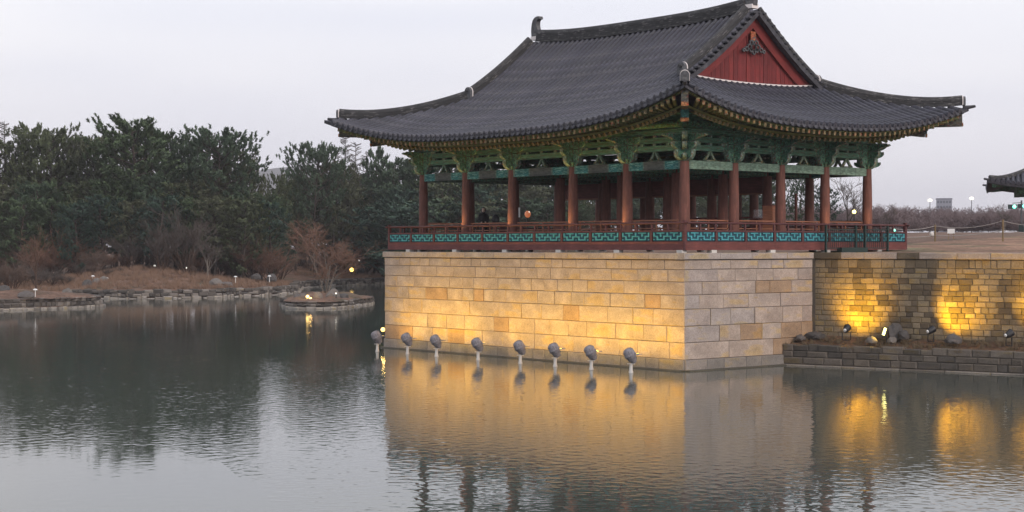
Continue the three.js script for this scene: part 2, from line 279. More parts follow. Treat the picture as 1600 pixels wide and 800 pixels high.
const U3 = V(0, 1, 0), XA = V(1, 0, 0), ZA = V(0, 0, 1);
{ // pavilion base
  const O = 1.5, uEnd = 21.15, base = thing('stone_base', 'tall granite block base under the pavilion, standing in the pond and lit amber', 'stone wall');
  base.position.set(0, 0, 0);
  const core = new G(); core.box((14.2 - O) / 2, 2.3, -(uEnd - O) / 2, 14.2 + O - 0.16, 5.5, uEnd + O - 0.16); mesh('core', core, M.mortar, base);
  const levels = [0.02, 0.56, 1.30, 2.02, 2.76, 3.38, 3.95, 4.49, 4.90];
  const R = rng(11);
  const face = (o, e, out, len, seed, right) => {
    for (let c = 0; c < levels.length - 1; c++) {
      const y0 = levels[c], h = levels[c + 1] - y0; let x = 0; const prj = c === 0 ? 0.07 : 0.0;
      while (x < len - 0.01) {
        let w = (c === 7 || c === 6 ? 0.75 : 0.8) + R() * R() * 1.9 + (h > 0.65 ? 0.35 : 0) + (right ? 0.1 : 0); if (len - x - w < 0.7) w = len - x;
        if (w > 2.9) w = len - x > 2.9 ? w / 2 : w;
        const g = 0.008, p = o.clone().addScaledVector(e, x + g).setY(y0 + g).addScaledVector(out, prj);
        let m; if (c === 0) m = M.plinth[Math.floor(R() * 3)]; else {
          m = M.granite[Math.floor(R() * 8)];
          if (right && c > 0 && c < 6 && x > len * 0.42 && R() < 0.5) m = M.granite[8];
          if (right && c < 5 && x < len * 0.4 && R() < 0.5) m = M.granite[9];
          if (!right && c > 0 && c < 5 && R() < 0.13) m = M.granite[8];
        }
        mesh('stone', block(p, e, out, U3, w - 2 * g, h - 2 * g, 0.14 + prj, R, 0.012 + 0.014 * R(), 0.013), m, base);
        x += w;
      }
    }
    let x = -0.1; while (x < len - 0.01) { let w = 1.5 + R() * 0.9; if (len - x - w < 1.1) w = len + 0.0 - x; const p = o.clone().addScaledVector(e, x + 0.004).setY(4.93).addScaledVector(out, 0.08); mesh('coping_stone', block(p, e, out, U3, w - 0.008, 0.285, 0.6, R, 0.02, 0.008), M.granite[[0, 2, 5, 9, 7][Math.floor(R() * 5)]], base); x += w; }
    x = 0; while (x < len - 0.01) { let w = 2.0 + R(); if (len - x - w < 1.4) w = len - x; const p = o.clone().addScaledVector(e, x).setY(-0.5).addScaledVector(out, 0.3 + R() * 0.03); mesh('footing_stone', block(p, e, out, U3, w, 0.62, 0.3, R, 0.03, 0.02), M.footing, base); x += w; }
  };
  face(V(-O, 0, -uEnd), ZA, V(-1, 0, 0), uEnd + O, 1, false);
  face(V(-O, 0, O), XA, ZA, 6.9 + O, 2, true);
}
let wallX, wallOut, wallO;
{ // old wall of small stones to the right, with its terrace
  const a = onWall(0), b = onWall(1), A = W(a[0], a[1]), B = W(b[0], b[1]); wallX = B.clone().sub(A); wallOut = V(-wallX.z, 0, wallX.x).normalize(); if (RD(A.x + wallOut.x, A.z + wallOut.z)[1] > a[1]) wallOut.negate(); wallO = A;
  const R = rng(23), wall = thing('retaining_wall', 'stained old wall of small stones right of the pavilion base, lit amber from its terrace', 'stone wall');
  const len = 22, y0 = 1.1, y1 = 4.9, core = new G(), m = wallO.clone().addScaledVector(wallX, len / 2).addScaledVector(wallOut, -0.5);
  core.hexa([wallO.clone().addScaledVector(wallOut, -0.05), wallO.clone().addScaledVector(wallX, len).addScaledVector(wallOut, -0.05), wallO.clone().addScaledVector(wallX, len).addScaledVector(wallOut, -0.8), wallO.clone().addScaledVector(wallOut, -0.8)].flatMap((p) => [p]).concat([wallO.clone().addScaledVector(wallOut, -0.05), wallO.clone().addScaledVector(wallX, len).addScaledVector(wallOut, -0.05), wallO.clone().addScaledVector(wallX, len).addScaledVector(wallOut, -0.8), wallO.clone().addScaledVector(wallOut, -0.8)].map((p) => p.clone().setY(y1))));
  mesh('core', core, M.mortar, wall);
  const rest = [[], []]; let count = 0, y = y0;
  while (y < y1 - 0.02) {
    let h = 0.2 + R() * 0.1; if (y1 - y - h < 0.16) h = y1 - y;
    let x = -R() * 0.2;
    while (x < len) {
      const w = 0.28 + R() * 0.36, p = wallO.clone().addScaledVector(wallX, x + 0.008).setY(y + 0.008);
      const st = fbm((x + w / 2) / 32, 0.3 + y * 0.012, 40, 30, 3, 5) + 0.10 * (y / 5) - 0.03, dark = R() < sstep(0.5, 0.72, st) * 0.75;
      const mt = dark ? M.stained[Math.floor(R() * 3)] : M.oldStone[Math.floor(R() * 5)];
      const g = block(p, wallX, wallOut, U3, w - 0.016, h - 0.016, 0.12, R, 0.018, 0.016);
      if (x < 11.2 && count < 299 && !(y < 1.6 && R() < 0.5)) { mesh('stone', g, mt, wall); count++; } else rest[dark ? 1 : 0].push(g.geo());
      x += w;
    }
    y += h;
  }
  stuff(mesh('stone_courses', mergeGeometries(rest[0]), M.oldStone[0], wall)); if (rest[1].length) stuff(mesh('stained_courses', mergeGeometries(rest[1]), M.stained[1], wall));
  let x = 0; while (x < len) { const w = 0.9 + R() * 0.9, p = wallO.clone().addScaledVector(wallX, x + 0.005).setY(4.92).addScaledVector(wallOut, 0.08); mesh('coping_stone', block(p, wallX, wallOut, U3, w - 0.01, 0.3, 0.85, R, 0.025, 0.015), R() < 0.25 ? M.stained[0] : M.granite[[2, 5, 7][Math.floor(R() * 3)]], wall); x += w; }
  // terrace: low stone edge in three courses and the soil behind it
  const tr = thing('terrace_edge', 'low dark stone edge of the terrace at the foot of the old wall', 'stone wall');
  const e0 = uv2rd(-1.5, 4.78), E = W(e0[0], e0[1]), bands = [[-0.4, 0.14, 0.14], [0.14, 0.46, 0], [0.46, 0.74, -0.03], [0.74, 0.98, -0.05]];
  bands.forEach(([b0, b1, off], k) => { let q = 0; while (q < 22) { const w = (k === 0 ? 1.1 : 0.45) + R() * (k === 0 ? 1.0 : 0.65), p = E.clone().addScaledVector(wallX, q + 0.008).setY(b0 + 0.006).addScaledVector(wallOut, off); mesh('stone', block(p, wallX, wallOut, U3, w - 0.016, b1 - b0 - 0.012 + (k === 3 ? R() * 0.1 : 0), 0.4, R, 0.03, 0.03), k === 0 ? M.ledge[R() < 0.7 ? 3 : 1] : M.ledge[Math.floor(R() * 3)], tr); q += w; } });
  const back = new G(); back.hexa([E.clone().addScaledVector(wallOut, -0.15), E.clone().addScaledVector(wallX, 22).addScaledVector(wallOut, -0.15), E.clone().addScaledVector(wallX, 22).addScaledVector(wallOut, -0.5), E.clone().addScaledVector(wallOut, -0.5)].map((p) => p.setY(-0.4)).concat([E.clone().addScaledVector(wallOut, -0.15), E.clone().addScaledVector(wallX, 22).addScaledVector(wallOut, -0.15), E.clone().addScaledVector(wallX, 22).addScaledVector(wallOut, -0.5), E.clone().addScaledVector(wallOut, -0.5)].map((p) => p.setY(0.93)))); mesh('core', back, M.mortar, tr);
  const width = wallO.clone().sub(E).dot(wallOut) * -1, p = [], t = [], ix = [], na = 110, nb = 12;
  for (let j = 0; j <= nb; j++) for (let i = 0; i <= na; i++) { const q = E.clone().addScaledVector(wallX, i * 0.2).addScaledVector(wallOut, -0.08 - (width + 0.6) * j / nb); p.push(q.x, 0.9 + 0.5 * j / nb + 0.22 * (fbm(i / na, j / nb, 22, 4, 3, 4) - 0.4), q.z); t.push(q.x, q.z); }
  for (let j = 0; j < nb; j++) for (let i = 0; i < na; i++) { const a1 = j * (na + 1) + i; ix.push(a1, a1 + 1, a1 + na + 2, a1, a1 + na + 2, a1 + na + 1); }
  const g = new THREE.BufferGeometry(); g.setAttribute('position', new THREE.Float32BufferAttribute(p, 3)); g.setAttribute('uv', new THREE.Float32BufferAttribute(t, 2)); g.setIndex(ix); g.computeVertexNormals();
  structure(mesh('terrace_soil', g, mat([0.17, 0.115, 0.075], { map: T.soil, bumpMap: T.soil, bumpScale: 0.1, roughness: 1 })));
}
const onTerrace = (px, py, d) => P(px, py, d);

// ---------------------------------------------------------------- pavilion
const Y0 = 5.24, HXC = 6.36, HZC = 9.83;
const pav = thing('pavilion', 'large wooden pavilion with dark tiled hip and gable roof on the stone base', 'pavilion', V(HXC, Y0, -HZC));
const zs = [9.83, 6.12, 2.31, -2.29, -6.07, -9.83].map((z) => z), xs = [-6.36, -3.18, 0, 3.18, 6.36];
const Y = (y) => y - Y0;
const COLTOP = 9.40;
{ // columns
  const prof = (r) => [[r * 0.97, Y(5.7)], [r * 1.04, Y(6.6)], [r * 1.04, Y(7.3)], [r * 0.97, Y(8.4)], [r * 0.86, Y(COLTOP)]];
  const outer = new G().lathe(prof(0.235), 20).geo(SMOOTH), inner = new G().lathe(prof(0.245), 16).geo(SMOOTH);
  zs.forEach((z, i) => xs.forEach((x, j) => { const edge = i === 0 || i === 5 || j === 0 || j === 4; const c = mesh('column', edge ? outer : inner, edge ? M.column : M.innerColumn, pav); c.position.set(x, 0, z); }));
}
const arm = (L, h, t, beak) => { // a bracket arm with a curved underside
  const s = new THREE.Shape(), a = L / 2;
  s.moveTo(-a, h); s.lineTo(-a, h * 0.62); s.quadraticCurveTo(-a * 0.86, h * 0.05, -a * 0.42, 0);
  s.lineTo(a * 0.42, 0);
  if (beak) { s.quadraticCurveTo(a * 0.8, h * 0.1, a * 1.05, h * 0.55); s.quadraticCurveTo(a * 1.25, h * 0.5, a * 1.55, h * 0.78); s.lineTo(a * 1.5, h * 0.95); s.quadraticCurveTo(a * 1.15, h * 0.85, a, h); }
  else { s.quadraticCurveTo(a * 0.86, h * 0.05, a, h * 0.62); s.lineTo(a, h); }
  s.closePath();
  const g = new THREE.ExtrudeGeometry(s, { depth: t, bevelEnabled: true, bevelThickness: 0.012, bevelSize: 0.012, bevelSegments: 1, curveSegments: 5 }); g.translate(0, 0, -t / 2); return g;
};
{ // bracket sets on the outer columns
  const A = [arm(1.05, 0.44, 0.24), arm(1.5, 0.32, 0.22), arm(1.9, 0.32, 0.2)], B = [arm(1.1, 0.44, 0.24), arm(1.5, 0.34, 0.22), arm(1.75, 0.32, 0.2, true)];
  const yb = [9.36, 9.80, 10.17], mats = [M.green, M.greenGrey];
  const blk = (x, y, z) => new G().hexa([[-1, -1], [1, -1], [1, 1], [-1, 1]].map(([a, b]) => V(x + a * 0.08, y, z - b * 0.08)).concat([[-1, -1], [1, -1], [1, 1], [-1, 1]].map(([a, b]) => V(x + a * 0.12, y + 0.1, z - b * 0.12))));
  const cap = mergeGeometries([new G().hexa([[-1, -1], [1, -1], [1, 1], [-1, 1]].map(([a, b]) => V(a * 0.2, Y(9.32), -b * 0.2)).concat([[-1, -1], [1, -1], [1, 1], [-1, 1]].map(([a, b]) => V(a * 0.29, Y(9.52), -b * 0.29)))).geo()]);
  const blocks = mergeGeometries([[-0.42, 9.72], [0.42, 9.72], [-0.65, 10.07], [0.65, 10.07], [-0.85, 10.43], [0.85, 10.43]].flatMap(([o, y]) => [blk(o, Y(y), 0).geo(), blk(0, Y(y), o).geo()]));
  const diag = arm(1.7, 0.34, 0.2);
  zs.forEach((z, i) => xs.forEach((x, j) => {
    if (i > 0 && i < 5 && j > 0 && j < 4) return;
    const br = mesh('bracket', cap, M.green, pav); br.position.set(x, 0, z);
    const outX = j === 0 ? -1 : j === 4 ? 1 : 0, outZ = i === 0 ? 1 : i === 5 ? -1 : 0;
    yb.forEach((y, k) => {
      const along = mesh('bracket_arm', A[k], mats, br), across = mesh('bracket_arm', B[k], mats, br);
      along.position.y = across.position.y = Y(y);
      if (outX && !outZ) { along.rotation.y = Math.PI / 2; across.rotation.y = outX > 0 ? 0 : Math.PI; }
      else if (outZ && !outX) { across.rotation.y = outZ > 0 ? -Math.PI / 2 : Math.PI / 2; }
      else { along.geometry = B[k]; along.rotation.y = outX > 0 ? 0 : Math.PI; across.rotation.y = outZ > 0 ? -Math.PI / 2 : Math.PI / 2; const dg = mesh('bracket_arm', diag, mats, br); dg.position.y = Y(y + 0.02); dg.scale.setScalar(0.75 + 0.18 * k); dg.rotation.y = Math.atan2(-outZ, outX); }
    });
    stuff(mesh('bearing_blocks', blocks, M.greenGrey, br));
  }));
}
{ // beams, struts and purlins of every bay
  const beamTex = (seed, left) => { const R = rng(seed); return tex(256, (u, v) => { const n = fbm(u, v, 20, 8, 4, seed), e = Math.min(u, 1 - u), k = 0.7 + 0.5 * (n - 0.4); const end = e < 0.3 && left; const line = Math.abs(e - 0.3) < 0.012 || Math.abs(e - 0.02) < 0.012; const dots = fbm(u, v, 26, 10, 2, seed + 3) > 0.56; let c = end ? (dots ? [0.55, 0.78, 0.74] : [0.24, 0.56, 0.56]) : left ? [0.45, 0.46, 0.43] : dots ? [0.62, 0.74, 0.65] : [0.55, 0.68, 0.60]; if (line) c = [0.52, 0.62, 0.56]; return c.map((x) => x * k); }, [1, 1]); };
  const mA = mat([1, 1, 1], { map: beamTex(131, true) }), mB = mat([1, 1, 1], { map: beamTex(137, false) });
  const bay = (a, b, m, outX, outZ) => {
    const e = b.clone().sub(a).normalize(), L = a.distanceTo(b), at = (t, y) => a.clone().addScaledVector(e, t).setY(Y(y)), out = V(outX, 0, outZ);
    const pr = (t0, t1, y0, y1, th) => { const g = new G(), o = out.clone().multiplyScalar(th / 2), q = (t, y, s) => at(t, y).addScaledVector(o, s); const w = [[0, 0], [1, 0], [1, 1], [0, 1]]; g.quad(q(t0, y0, 1), q(t1, y0, 1), q(t1, y1, 1), q(t0, y1, 1), w); g.quad(q(t0, y0, -1), q(t1, y0, -1), q(t1, y1, -1), q(t0, y1, -1), w); g.quad(q(t0, y0, -1), q(t1, y0, -1), q(t1, y0, 1), q(t0, y0, 1), w); g.quad(q(t0, y1, -1), q(t1, y1, -1), q(t1, y1, 1), q(t0, y1, 1), w); g.quad(q(t0, y0, -1), q(t0, y0, 1), q(t0, y1, 1), q(t0, y1, -1), w); g.quad(q(t1, y0, -1), q(t1, y0, 1), q(t1, y1, 1), q(t1, y1, -1), w); return g; };
    mesh('tie_beam', pr(0.17, L - 0.17, 8.97, 9.35, 0.2), m, pav);
    mesh('bracket_beam', pr(0, L, 9.80, 10.06, 0.13), M.green, pav);
    mesh('bracket_beam', pr(0, L, 10.17, 10.42, 0.13), M.greenDark, pav);
    mesh('bracket_beam', pr(0, L, 10.53, 10.78, 0.13), M.green, pav);
    const st = new G(), c = L / 2;
    for (const s of [-1, 1]) st.sweep([at(c + s * 0.36, 9.36), at(c + s * 0.24, 9.47), at(c + s * 0.12, 9.62), at(c + s * 0.04, 9.8)], [[-0.05, -0.06], [0.05, -0.06], [0.05, 0.06], [-0.05, 0.06]], true, true, null, out);
    st.beam(at(c - 0.42, 9.385), at(c + 0.42, 9.385), 0.12, 0.045); mesh('strut', st, M.greenPale, pav);
    for (const f of [0.27, 0.5, 0.73]) { const g = new G(); for (const yy of [10.06, 10.42]) { const p0 = at(L * f, yy), p1 = at(L * f, yy + 0.11); g.beam(p0, p1, 0.15, 0.2); } stuff(mesh('bearing_blocks', g, M.greenGrey, pav)); }
    mesh('purlin', new G().tube([at(-0.3, 11.02), at(L + 0.3, 11.02)], 0.17, 10).geo(SMOOTH), M.greenDark, pav);
    mesh('inner_board', pr(0.1, L - 0.1, 10.8, 11.5, 0.08), M.greenDark, pav);
  };
  for (let i = 0; i < 5; i++) { bay(V(-6.36, 0, zs[i]), V(-6.36, 0, zs[i + 1]), mA, -1, 0); bay(V(6.36, 0, zs[i]), V(6.36, 0, zs[i + 1]), mA, 1, 0); }
  for (let j = 0; j < 4; j++) { bay(V(xs[j], 0, 9.83), V(xs[j + 1], 0, 9.83), mB, 0, 1); bay(V(xs[j], 0, -9.83), V(xs[j + 1], 0, -9.83), mB, 0, -1); }
  for (let i = 1; i < 5; i++) for (let j = 0; j < 4; j++) mesh('inner_beam', new G().beam(V(xs[j] + 0.2, Y(9.2), zs[i]), V(xs[j + 1] - 0.2, Y(9.2), zs[i]), 0.3, 0.42), M.greenDark, pav);
  for (let j = 1; j < 4; j++) for (let i = 0; i < 5; i++) mesh('inner_beam', new G().beam(V(xs[j], Y(9.18), zs[i] - 0.2), V(xs[j], Y(9.18), zs[i + 1] + 0.2), 0.26, 0.36), M.greenDark, pav);
  // red header boards of the inner hall
  for (let i = 1; i < 5; i++) mesh('header_board', new G().box(3.18, Y(8.58), (zs[i] + zs[i + 1]) / 2, 0.08, 0.8, Math.abs(zs[i] - zs[i + 1]) - 0.5), M.redWood, pav);
  for (let i = 1; i < 5; i++) mesh('window_rail', new G().box(3.18, Y(8.14), (zs[i] + zs[i + 1]) / 2, 0.12, 0.08, Math.abs(zs[i] - zs[i + 1]) - 0.5), M.railWarm, pav);
  for (const [z, w] of [[8.0, 0.1], [0.6, 0.16], [-0.7, 0.16], [4.3, 0.12]]) mesh('window_post', new G().box(3.18, Y(7.1), z, 0.1, 2.0, w), M.innerColumn, pav);
}
{ // deck and balustrade
  const O = 1.3, hx = HXC + O, hz = HZC + O, dk = mesh('deck', new G().box(0, Y(5.74), 0, 2 * hx - 0.1, 0.1, 2 * hz - 0.1), M.railDark, pav);
  const R = rng(5), bal = mesh('balustrade', (() => { const g = new G(); for (const [a, b] of [[-hx, -hz], [hx, -hz], [hx, hz], [-hx, hz]]) g.box(a, Y(6.0), b, 0.14, 1.3, 0.14); return g; })(), M.railDark, pav);
  const rows = ['#.#####.#.#####.#', '#...#...#...#...#', '###.#.#####.#.###', '..#...#...#...#..', '#.#####.#.#####.#'];
  const fret = (w, h) => { // the raised key pattern of one panel
    const gs = [], nx = 17, ny = 5, cw = w / nx, ch = h / ny, t = 0.74;
    rows.forEach((row, j) => { let i = 0; while (i < nx) { if (row[i] !== '#') { i++; continue; } let k = i; while (k < nx && row[k] === '#') k++; if (k - i > 1) gs.push(new G().box((i + k) / 2 * cw - w / 2, h / 2 - (j + 0.5) * ch, 0, (k - i) * cw - cw * 0.2, ch * t, 0.05).geo()); i = k; } });
    for (let i = 0; i < nx; i++) { let j = 0; while (j < ny) { if (rows[j][i] !== '#') { j++; continue; } let k = j; while (k < ny && rows[k][i] === '#') k++; gs.push(new G().box((i + 0.5) * cw - w / 2, h / 2 - (j + k) / 2 * ch, 0.003, cw * 0.8, (k - j) * ch - ch * 0.3, 0.052).geo()); j = k; } }
    return mergeGeometries(gs);
  };
  const side = (a, b, n, outX, outZ, turn) => {
    const e = b.clone().sub(a), L = e.length(); e.normalize(); const out = V(outX, 0, outZ), w = L / n, at = (t, y, o = 0) => a.clone().addScaledVector(e, t).setY(Y(y)).addScaledVector(out, o);
    const fg = fret(w - 0.24, 0.36), bg = new G().box(0, 0, 0, w - 0.1, 0.44, 0.03).geo(), pg = new G().box(0, 0, 0, 0.13, 0.46, 0.13).geo(), sg = new G().box(0, 0, 0, 0.075, 0.34, 0.075).geo(), tg = new G().box(0, 0, 0, 0.12, 0.06, 0.16).geo();
    for (let k = 0; k < n; k++) {
      const put = (name, g, m, t, y, o) => { const q = mesh(name, g, m, bal); q.position.copy(at(t, y, o)); q.rotation.y = turn; return q; };
      put('panel_board', bg, M.fretBack, (k + 0.5) * w, 5.95, 0); put('fret_panel', fg, M.fret, (k + 0.5) * w, 5.945, 0.035);
      if (k) put('post', pg, M.railDark, k * w, 5.95, 0.02);
      for (const f of [0, 0.5]) if (k || f) put('rail_post', sg, M.railDark, (k + f) * w, 6.34, 0);
      mesh('fascia_board', new G().box(0, 0, 0, w - 0.006, 0.38, 0.07), M.fascia, bal).position.copy(at((k + 0.5) * w, 5.52, 0.05)); bal.children[bal.children.length - 1].rotation.y = turn;
      if (k % 2 === 0) put('foot_stone', new G().box(0, 0, 0, 0.32, 0.14, 0.3).geo(), M.palePost, (k + 0.9) * w, 5.27, -0.02);
    }
    mesh('middle_rail', new G().beam(at(0, 6.18), at(L, 6.18), 0.12, 0.07), M.railDark, bal);
    mesh('top_rail', new G().tube([at(-0.25, 6.53), at(L + 0.25, 6.53)], 0.05, 8).geo(SMOOTH), M.railDark, bal);
  };
  side(V(-hx, 0, -hz), V(-hx, 0, hz), 11, -1, 0, -Math.PI / 2); side(V(-hx, 0, hz), V(hx, 0, hz), 8, 0, 1, 0);
  side(V(hx, 0, hz), V(hx, 0, -hz), 11, 1, 0, Math.PI / 2); side(V(hx, 0, -hz), V(-hx, 0, -hz), 8, 0, -1, Math.PI);
  // thin inner rails between the columns, and the hall's own low rail
  const inner = mesh('inner_railing', new G().box(3.18, Y(6.95), 0, 0.08, 0.09, 2 * 6.07), M.redWood, pav);
  const bayRail = (a, b, y) => { const e = b.clone().sub(a), L = e.length(); e.normalize(); const at = (t, yy) => a.clone().addScaledVector(e, t).setY(Y(yy)); mesh('rail', new G().beam(at(0.3, y), at(L - 0.3, y), 0.05, 0.055), M.railWarm, inner); mesh('rail', new G().beam(at(0.3, y - 0.36), at(L - 0.3, y - 0.36), 0.05, 0.04), M.railWarm, inner); for (const f of [0.12, 0.5, 0.88]) mesh('rail_post', new G().beam(at(L * f, 5.8), at(L * f, y - 0.02), 0.05, 0.05), M.railWarm, inner); };
  for (let i = 0; i < 5; i++) { bayRail(V(-6.3, 0, zs[i]), V(-6.3, 0, zs[i + 1]), 6.68); bayRail(V(6.3, 0, zs[i]), V(6.3, 0, zs[i + 1]), 6.75); }
  for (let j = 0; j < 4; j++) { bayRail(V(xs[j], 0, 9.77), V(xs[j + 1], 0, 9.77), 6.68); bayRail(V(xs[j], 0, -9.77), V(xs[j + 1], 0, -9.77), 6.75); }
}
// roof
const HX = 9.62, HZ = 13.09, ZB = 8.42, ZG = 7.93, EV = 10.86;
const prof = (s) => 0.272 * s + 0.0323 * s * s;
const liftM = (z) => 1.45 * Math.pow(Math.abs(z) / HZ, 3.2), liftE = (x) => 0.1 + 1.35 * Math.pow(Math.abs(x) / HX, 2.6);
const yMain = (x, z) => EV + prof(HX - Math.abs(x)) + liftM(z), yEnd = (x, z) => EV + prof(HZ - Math.abs(z)) + liftE(x);
const warp = (x, y, z) => { const k = (z < 0 ? 0.58 : 0.22) * Math.pow(Math.abs(x) / HX, 4) * Math.pow(Math.abs(z) / HZ, 4); return V(x + Math.sign(x) * k, Y(y), z + Math.sign(z) * k); };
const mainPt = (s, z, sx, dy = 0) => { const x = sx * (HX - s); return warp(x, yMain(x, z) + dy, z); };
const endPt = (s, x, sz, dy = 0) => { const z = sz * (HZ - s); return warp(x, yEnd(x, z) + dy, z); };
const topMain = (z) => Math.abs(z) > ZB ? HZ - Math.abs(z) : HX, topEnd = (x) => Math.min(HX - Math.abs(x), HZ - ZG);
const roof = mesh('roof', (() => {
  const g = new G();
  for (const dy of [0, -0.16]) {
    for (const sx of [-1, 1]) { const za = axis([[-HZ, 0.35], [-ZB, 0.8], [ZB, 0.35], [HZ, 1]]), n = 16; for (let i = 0; i + 1 < za.length; i++) { const a = za[i], b = za[i + 1], e = (z, o) => (Math.abs(z) > ZB + 1e-6 || (Math.abs(Math.abs(z) - ZB) < 1e-6 && Math.abs(o) > ZB)) ? HZ - Math.abs(z) : HX; const ta = e(a, b), tb = e(b, a); for (let k = 0; k < n; k++) { const q = (z, t, kk) => mainPt(t * kk / n, z, sx, dy); g.quad(q(a, ta, k), q(b, tb, k), q(b, tb, k + 1), q(a, ta, k + 1), [[a, ta * k / n], [b, tb * k / n], [b, tb * (k + 1) / n], [a, ta * (k + 1) / n]]); } } }
    for (const sz of [-1, 1]) { const xa = axis([[-HX, 0.4], [HX, 1]]), n = 10; for (let i = 0; i + 1 < xa.length; i++) { const a = xa[i], b = xa[i + 1], ta = topEnd(a), tb = topEnd(b); for (let k = 0; k < n; k++) { const q = (x, t, kk) => endPt(t * kk / n, x, sz, dy); g.quad(q(a, ta, k), q(b, tb, k), q(b, tb, k + 1), q(a, ta, k + 1), [[a, ta * k / n], [b, tb * k / n], [b, tb * (k + 1) / n], [a, ta * (k + 1) / n]]); } } }
  }
  return g.geo(0.6);
})(), M.tileBase, pav);
const tileR = rng(1234);
function tileRow(pt, s1, side) { // one row of half-round cover tiles laid up the slope
  const g = new G(), ph = tileR(), n = Math.max(1, Math.ceil(s1 / 0.36 + ph)), seg = 6, ring = (s, r, lift) => { const p = pt(s), t = pt(Math.min(s + 0.1, s1 + 0.1)).sub(pt(Math.max(s - 0.1, 0))).normalize(), u = t.clone().cross(side).normalize(); if (u.y < 0) u.negate(); const a = []; for (let i = 0; i <= seg; i++) { const q = i / seg * Math.PI; a.push(p.clone().addScaledVector(side, Math.cos(q) * r).addScaledVector(u, Math.sin(q) * r * 1.25 + lift - (i === 0 || i === seg ? 0.05 : 0))); } return a; };
  let prev = null;
  for (let k = 0; k < n; k++) {
    const s0 = clamp((k - ph) * 0.36, 0, s1), s2 = clamp((k + 1 - ph) * 0.36, 0, s1); if (s2 - s0 < 0.01) continue; const A = ring(s0, 0.128, 0.03), B = ring(s2, 0.123, 0.028);
    for (let i = 0; i < seg; i++) { g.quad(A[i], A[i + 1], B[i + 1], B[i], [[s0, i * 0.05], [s0, i * 0.05 + 0.05], [s2, i * 0.05 + 0.05], [s2, i * 0.05]]); if (prev) g.quad(prev[i], prev[i + 1], A[i + 1], A[i]); }
    prev = B;
  }
  const p = pt(0), t = pt(0.12).sub(p).normalize(), u = t.clone().cross(side).normalize(); if (u.y < 0) u.negate(); const c = p.clone().addScaledVector(t, -0.03).addScaledVector(u, 0.015); // round end tile
  for (let i = 0; i < 10; i++) { const f = (q, o) => c.clone().addScaledVector(side, Math.cos(q) * 0.128).addScaledVector(u, Math.sin(q) * 0.128 + 0.02).addScaledVector(t, o); const a = i / 10 * 2 * Math.PI, b = (i + 1) / 10 * 2 * Math.PI; g.tri(c, f(a, 0), f(b, 0), [0, 0], [0.1, 0], [0.1, 0.1]); g.quad(f(a, 0), f(b, 0), f(b, 0.09), f(a, 0.09)); }
  return g.geo(SMOOTH);
}
{
  const R = rng(99), step = 0.39, rest = [];
  const drip = (pt, side, list) => { const p = pt(0), t = pt(0.12).sub(p).normalize(), dn = V(0, -1, 0).addScaledVector(t, -0.35).normalize(), g = new G(), n = 4; for (let i = 0; i < n; i++) { const a = -1 + 2 * i / n, b = -1 + 2 * (i + 1) / n, f = (q, o) => p.clone().addScaledVector(side, q * 0.13).addScaledVector(dn, (o ? 0.14 * Math.sqrt(Math.max(0, 1 - q * q * 0.9)) : -0.03) + 0.02).addScaledVector(t, -0.02); g.quad(f(a, 0), f(b, 0), f(b, 1), f(a, 1)); } list.push(g.geo()); };
  for (const sx of [-1, 1]) { const drips = []; for (let k = -33; k <= 33; k++) { const z = k * step + (R() - 0.5) * 0.03, top = topMain(z) - (Math.abs(z) > ZB ? 0.05 : 0.12); if (top < 0.25) continue; const g = tileRow((s) => mainPt(s, z, sx), top, ZA); if (sx < 0) mesh('tile_row', g, M.tileRow[Math.floor(R() * 5)], roof); else rest.push(g); drip((s) => mainPt(s, z + step / 2, sx), ZA, drips); } stuff(mesh('drip_tiles', mergeGeometries(drips), M.tileDark, roof)); }
  for (const sz of [1, -1]) { const drips = []; for (let k = -24; k <= 24; k++) { const x = k * step + (R() - 0.5) * 0.03, top = topEnd(x) - 0.05; if (top < 0.25) continue; const g = tileRow((s) => endPt(s, x, sz), top, XA); if (sz > 0) mesh('tile_row', g, M.tileRow[Math.floor(R() * 5)], roof); else rest.push(g); drip((s) => endPt(s, x + step / 2, sz), XA, drips); } stuff(mesh('drip_tiles', mergeGeometries(drips), M.tileDark, roof)); }
  stuff(mesh('far_tile_rows', mergeGeometries(rest), M.tileRow[0], roof));
}
